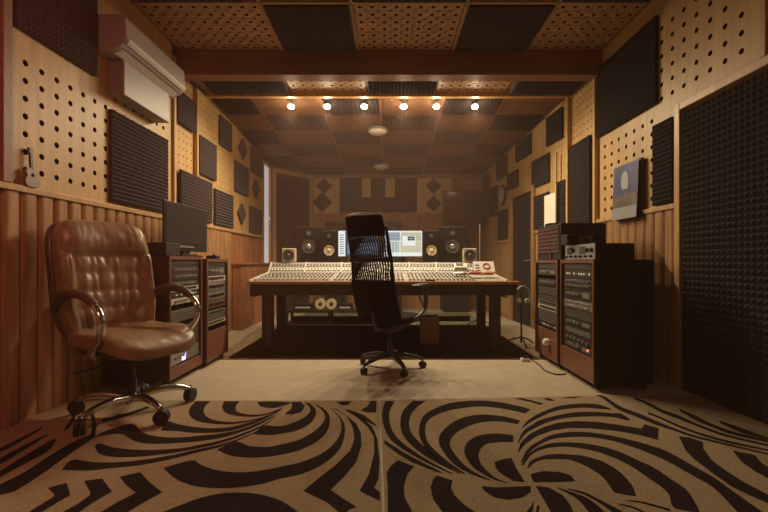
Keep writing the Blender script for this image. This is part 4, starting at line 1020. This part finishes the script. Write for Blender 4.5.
m = MB(); m.soft((0, 0, .02), .12, .16, .04, 5, 3); tag(m.build('headset_pouch', M_blkc, smooth='all', loc=(1.70, 4.15, 1.363)), 'small dark pouch lying on the patch bay case', 'pouch')

# calendar on the right wall
t = empty('wall_calendar', (XR-.075, 3.85, 1.415), 0, 'wall calendar with a blue picture and pale figure on the right wall', 'calendar')
n_ = 12; m = MB(); 
def cx(v): return -.012*(1-v)**2 + .012*v
def cq(y0, y1, v0, v1, mi, off):
    k = 6
    for i in range(k):
        a, b = v0+(v1-v0)*i/k, v0+(v1-v0)*(i+1)/k
        m.quad((cx(a)-off, y0, a*.53), (cx(a)-off, y1, a*.53), (cx(b)-off, y1, b*.53), (cx(b)-off, y0, b*.53), mi)
cq(-.2, .2, 0, 1, 3, 0); cq(-.195, .195, .38, .99, 0, .001); cq(-.195, .195, .22, .45, 1, .0015)
for k in range(16):
    a0 = 2*PI*k/16; a1 = 2*PI*(k+1)/16
    m.ngon([(cx(.68)-.004, 0, .36), (cx(.68)-.004, .06*cos(a0), .36+.10*sin(a0)), (cx(.68)-.004, .06*cos(a1), .36+.10*sin(a1))], 2)
m.build('picture_page', [M_calb, M_cald, M_calw, M_calg], t)
m = MB(); m.box(.03, .06, -.205, .205, .0, .54); m.build('side_shadow_board', M_dkwood, t)  # dark board behind the page, its edge drawn as side shadow

# miniature guitar on the left rail
t = empty('miniature_guitar', (XL+.024, 2.545, 1.476), 0, 'small toy guitar standing on the wooden rail of the left wall', 'guitar'); t.rotation_euler = (0, radians(-3), 0)
m = MB(); pts = catmull([(0, 0), (.040, .004), (.052, .035), (.035, .068), (.042, .095), (.026, .118), (0, .118), (-.026, .118), (-.042, .095), (-.035, .068), (-.052, .035), (-.040, .004), (0, 0)], 5)[:-1]
a = [m.bm.verts.new((0, y, z)) for y, z in pts]; b = [m.bm.verts.new((.02, y, z)) for y, z in pts]
m.bm.faces.new(a); m.bm.faces.new(b[::-1])
for i in range(len(a)): m.bm.faces.new((a[i], a[(i+1) % len(a)], b[(i+1) % len(a)], b[i]))
m.build('body', M_guit, t)
m = MB(); m.box(.006, .02, -.008, .008, .11, .215); m.build('neck', M_dkwood, t)
m = MB(); m.box(.004, .018, -.015, .015, .212, .25); m.build('head', M_dkwood, t, bevel=.003)
m = MB(); m.cyl((.0201, 0, .075), (.0215, 0, .075), .012); m.build('sound_hole', M_hole, t)  # flat disc in the shade colour of a hole

# ---------------------------------------------------------------- air conditioner + box
t = empty('air_conditioner', (XL, 3.6, 2.66), 0, 'white wall-mounted air conditioner high on the left wall', 'air conditioner')
def profx(m, y0, y1, P, mi=0):
    a = [m.bm.verts.new((x, y0, z)) for x, z in P]; b = [m.bm.verts.new((x, y1, z)) for x, z in P]
    m.bm.faces.new(a).material_index = mi; m.bm.faces.new(b[::-1]).material_index = mi
    for i in range(len(P)): m.bm.faces.new((a[i], a[(i+1) % len(P)], b[(i+1) % len(P)], b[i])).material_index = mi
m = MB(); profx(m, -.46, .46, [(.003, 0), (.12, 0), (.19, .03), (.235, .075), (.245, .11), (.235, .27), (.20, .29), (.003, .29)]); m.build('housing', M_ac, t, bevel=.008)
m = MB(); profx(m, -.42, .42, [(.13, -.004), (.195, .026), (.19, .030), (.13, .002)]); m.build('louver_flap', mat('ac_flap', (.74, .70, .66), .3), t)
m = MB(); profx(m, -.44, .44, [(.236, .060), (.258, .080), (.256, .105), (.240, .112)], 0); m.build('front_ridge', M_white, t)
m = MB(); profx(m, -.43, .43, [(.196, .032), (.204, .040), (.200, .042), (.192, .034)]); m.build('outlet_shade_strip', M_acd, t)  # solid dark strip drawn for the shade in the outlet slot
m = MB(); m.box(.236, .249, .30, .38, .10, .12); m.build('indicator_panel', M_acd, t)
m = MB(); m.box(0, .14, -.34, .34, 0, .285); t = m.build('pipe_cover_box', mat('box_plastic', (.27, .235, .215), .5), bevel=.006, loc=(XL+.003, 3.61, 2.37)); tag(t, 'white rectangular box on the left wall right below the air conditioner', 'box')

# ---------------------------------------------------------------- floor things
t = empty('headphone_stand', (1.60, 4.80, .0), 0, 'black tripod stand between console and right racks carrying headphones', 'stand')
m = MB(); m.cyl((0, 0, .03), (0, 0, .72), .010); m.cyl((0, -.01, .70), (0, -.07, .71), .008); m.build('pole', M_blkp, t, smooth=True)
for k in range(3):
    a = 2*PI*k/3+.5; m = MB(); m.tube([(0, 0, .10), (cos(a)*.12, sin(a)*.12, .06), (cos(a)*.2, sin(a)*.2, .012)], .010, 6); m.build('leg', M_blkp, t, smooth='all')
t = empty('headphones', (1.60, 4.735, .715), 0, 'silver grey headphones hanging on the tripod stand', 'headphones')
m = MB(); m.tube([(.078*sin(a), 0, -.10+.10*cos(a)) for a in [radians(-125+250*k/20) for k in range(21)]], .010, 8); m.build('headband', M_sil, t, smooth='all')
for s_ in (-1, 1):
    m = MB(); m.soft((s_*.05, 0, -.175), .055, .07, .06, 6, 2.6); m.build('ear_cup', M_white, t, smooth='all')
t = empty('floor_socket', ((525-388)*4.03/F, 4.03, 0), 0, 'small white socket box with a plugged cable on the floor by the right racks', 'socket')
m = MB(); m.box(-.04, .04, -.03, .03, .001, .03); m.build('box', M_white, t, bevel=.004)
m = MB(); m.box(-.02, .02, -.015, .015, .03, .055); m.build('plug', M_blkp, t, bevel=.003)
def pf(x, y): d = F/(y-262); return ((x-388)*d/F, d, .006)
m = MB(); m.tube(catmull([(1.40, 4.03, .045), pf(533, 361), pf(540, 366), pf(545, 371), pf(556, 375), pf(566, 374.5)], 6), .006, 6); tag(m.build('power_cable', M_rubber, smooth='all'), 'thin dark cable curving over the floor from socket to right rack', 'cable')
t = empty('cardboard_box', (.51, 4.93, .011), 0, 'plain brown cardboard box under the console right of the mesh chair', 'box')
m = MB(); m.box(-.11, .11, -.1, .1, 0, .32); m.build('carton', M_card, t, bevel=.004)
m = MB(); m.box(-.11, -.002, -.101, .1, .321, .326); m.box(.002, .11, -.101, .1, .321, .326); m.build('flap', M_card, t)
t = empty('low_bench', (-.88, 6.5, 0), 0, 'low dark bench with thin legs seen under the console', 'bench')
m = MB(); m.box(-.75, .72, -.2, .2, .20, .24); m.build('bench_top', M_dkwood, t)
for sx in (-.72, -.05, .69):
    for sy in (-.17, .17):
        m = MB(); m.box(sx-.02, sx+.02, sy-.02, sy+.02, .012, .20); m.build('leg', M_dkwood, t)
for px, l in ((320, 'round yellowish reel standing on the low bench, left one'), (331, 'round yellowish reel standing on the low bench, right one')):
    m = MB(); m.cyl((0, -.02, .085), (0, .02, .085), .085, seg=24); m.cyl((0, -.025, .085), (0, -.02, .085), .03, mi=1)
    tag(m.build('tape_reel', [mat('reel_cream', (.62, .5, .26), .5), M_consd], smooth=True, loc=((px-388)*6.4/F, 6.45, .241)), l, 'reel', 'tape reels on the low bench')
for px, w_, l in ((303, .30, 'dark gear box with pale front on the low bench, left of the reels'), (345, .22, 'dark gear box with pale front on the low bench, right of the reels')):
    m = MB(); m.box(-w_/2, w_/2, -.1, .1, 0, .09); t = m.build('gear_box', M_rackb, loc=((px-388)*6.4/F, 6.48, .241)); tag(t, l, 'box', 'gear boxes on the low bench')
    m = MB(); m.box(-w_*.4, w_*.4, -.104, -.1, .02, .045); m.build('front_strip', M_crf, t)
# low wall cupboard at the far left
t = empty('wall_cupboard', (XL+.01, 6.55, 0), 0, 'low red-brown wooden cupboard along the far left wall', 'cupboard')
m = MB(); m.box(.02, .16, -.72, .72, .0, .96); m.build('body', M_low, t, bevel=.004)
m = MB(); m.box(.01, .19, -.74, .74, .96, .985); m.build('cupboard_top', M_low, t, bevel=.004)
for k in range(3):
    m = MB(); m.box(.161, .170, -.68+.47*k, -.26+.47*k, .10, .90); d = m.build('door', M_low, t, bevel=.003)
    m = MB(); m.sph((.178, -.62+.47*k, .55), .012); m.build('knob', M_desk, d)
m = MB()
for k in range(14): m.sph((.175, -.235, .12+.058*k), .014, seg=8)
m.build('beaded_strip', M_desk, t)

# ---------------------------------------------------------------- added fill lights and haze
def area(name, loc, rot, sx, sy, e, col):
    l = bpy.data.lights.new(name, 'AREA'); l.shape = 'RECTANGLE'; l.size = sx; l.size_y = sy; l.energy = e; l.color = col
    o = bpy.data.objects.new(name, l); COL.objects.link(o); o.location = loc; o.rotation_euler = rot; return o
area('fill_light_behind_camera', (-.6, -.6, 3.2), (0, 0, 0), 1.4, 1.0, 6, (1, .72, .50))  # added fill from behind the camera, no fixture modelled
l = bpy.data.lights.new('red_veil_fill', 'SPOT'); l.energy = 60; l.color = (1, .22, .15); l.spot_size = radians(100); l.spot_blend = 1; l.shadow_soft_size = .25  # added unseen red light to tint the haze on the left
o = bpy.data.objects.new('red_veil_fill', l); COL.objects.link(o); o.location = (-.9, .3, 3.1)
o.rotation_euler = (Vector((-2.3, 2.3, 1.3))-Vector((-.9, .3, 3.1))).to_track_quat('-Z', 'Y').to_euler()

wd = bpy.data.worlds.new('world'); SC.world = wd; wd.use_nodes = True
nt = wd.node_tree; nt.nodes['Background'].inputs[0].default_value = (.02, .01, .008, 1); nt.nodes['Background'].inputs[1].default_value = 1
vs_ = nt.nodes.new('ShaderNodeVolumeScatter'); vs_.inputs['Color'].default_value = (1, .64, .50, 1); vs_.inputs['Density'].default_value = .021; vs_.inputs['Anisotropy'].default_value = -.35  # added scatter imitates a reddish veil of lifted blacks
nt.links.new(vs_.outputs[0], nt.nodes['World Output'].inputs['Volume'])

SC.view_settings.view_transform = 'Standard'; SC.view_settings.look = 'None'
SC.view_settings.gamma = 1; SC.view_settings.use_curve_mapping = False
SC.view_settings.exposure = .44
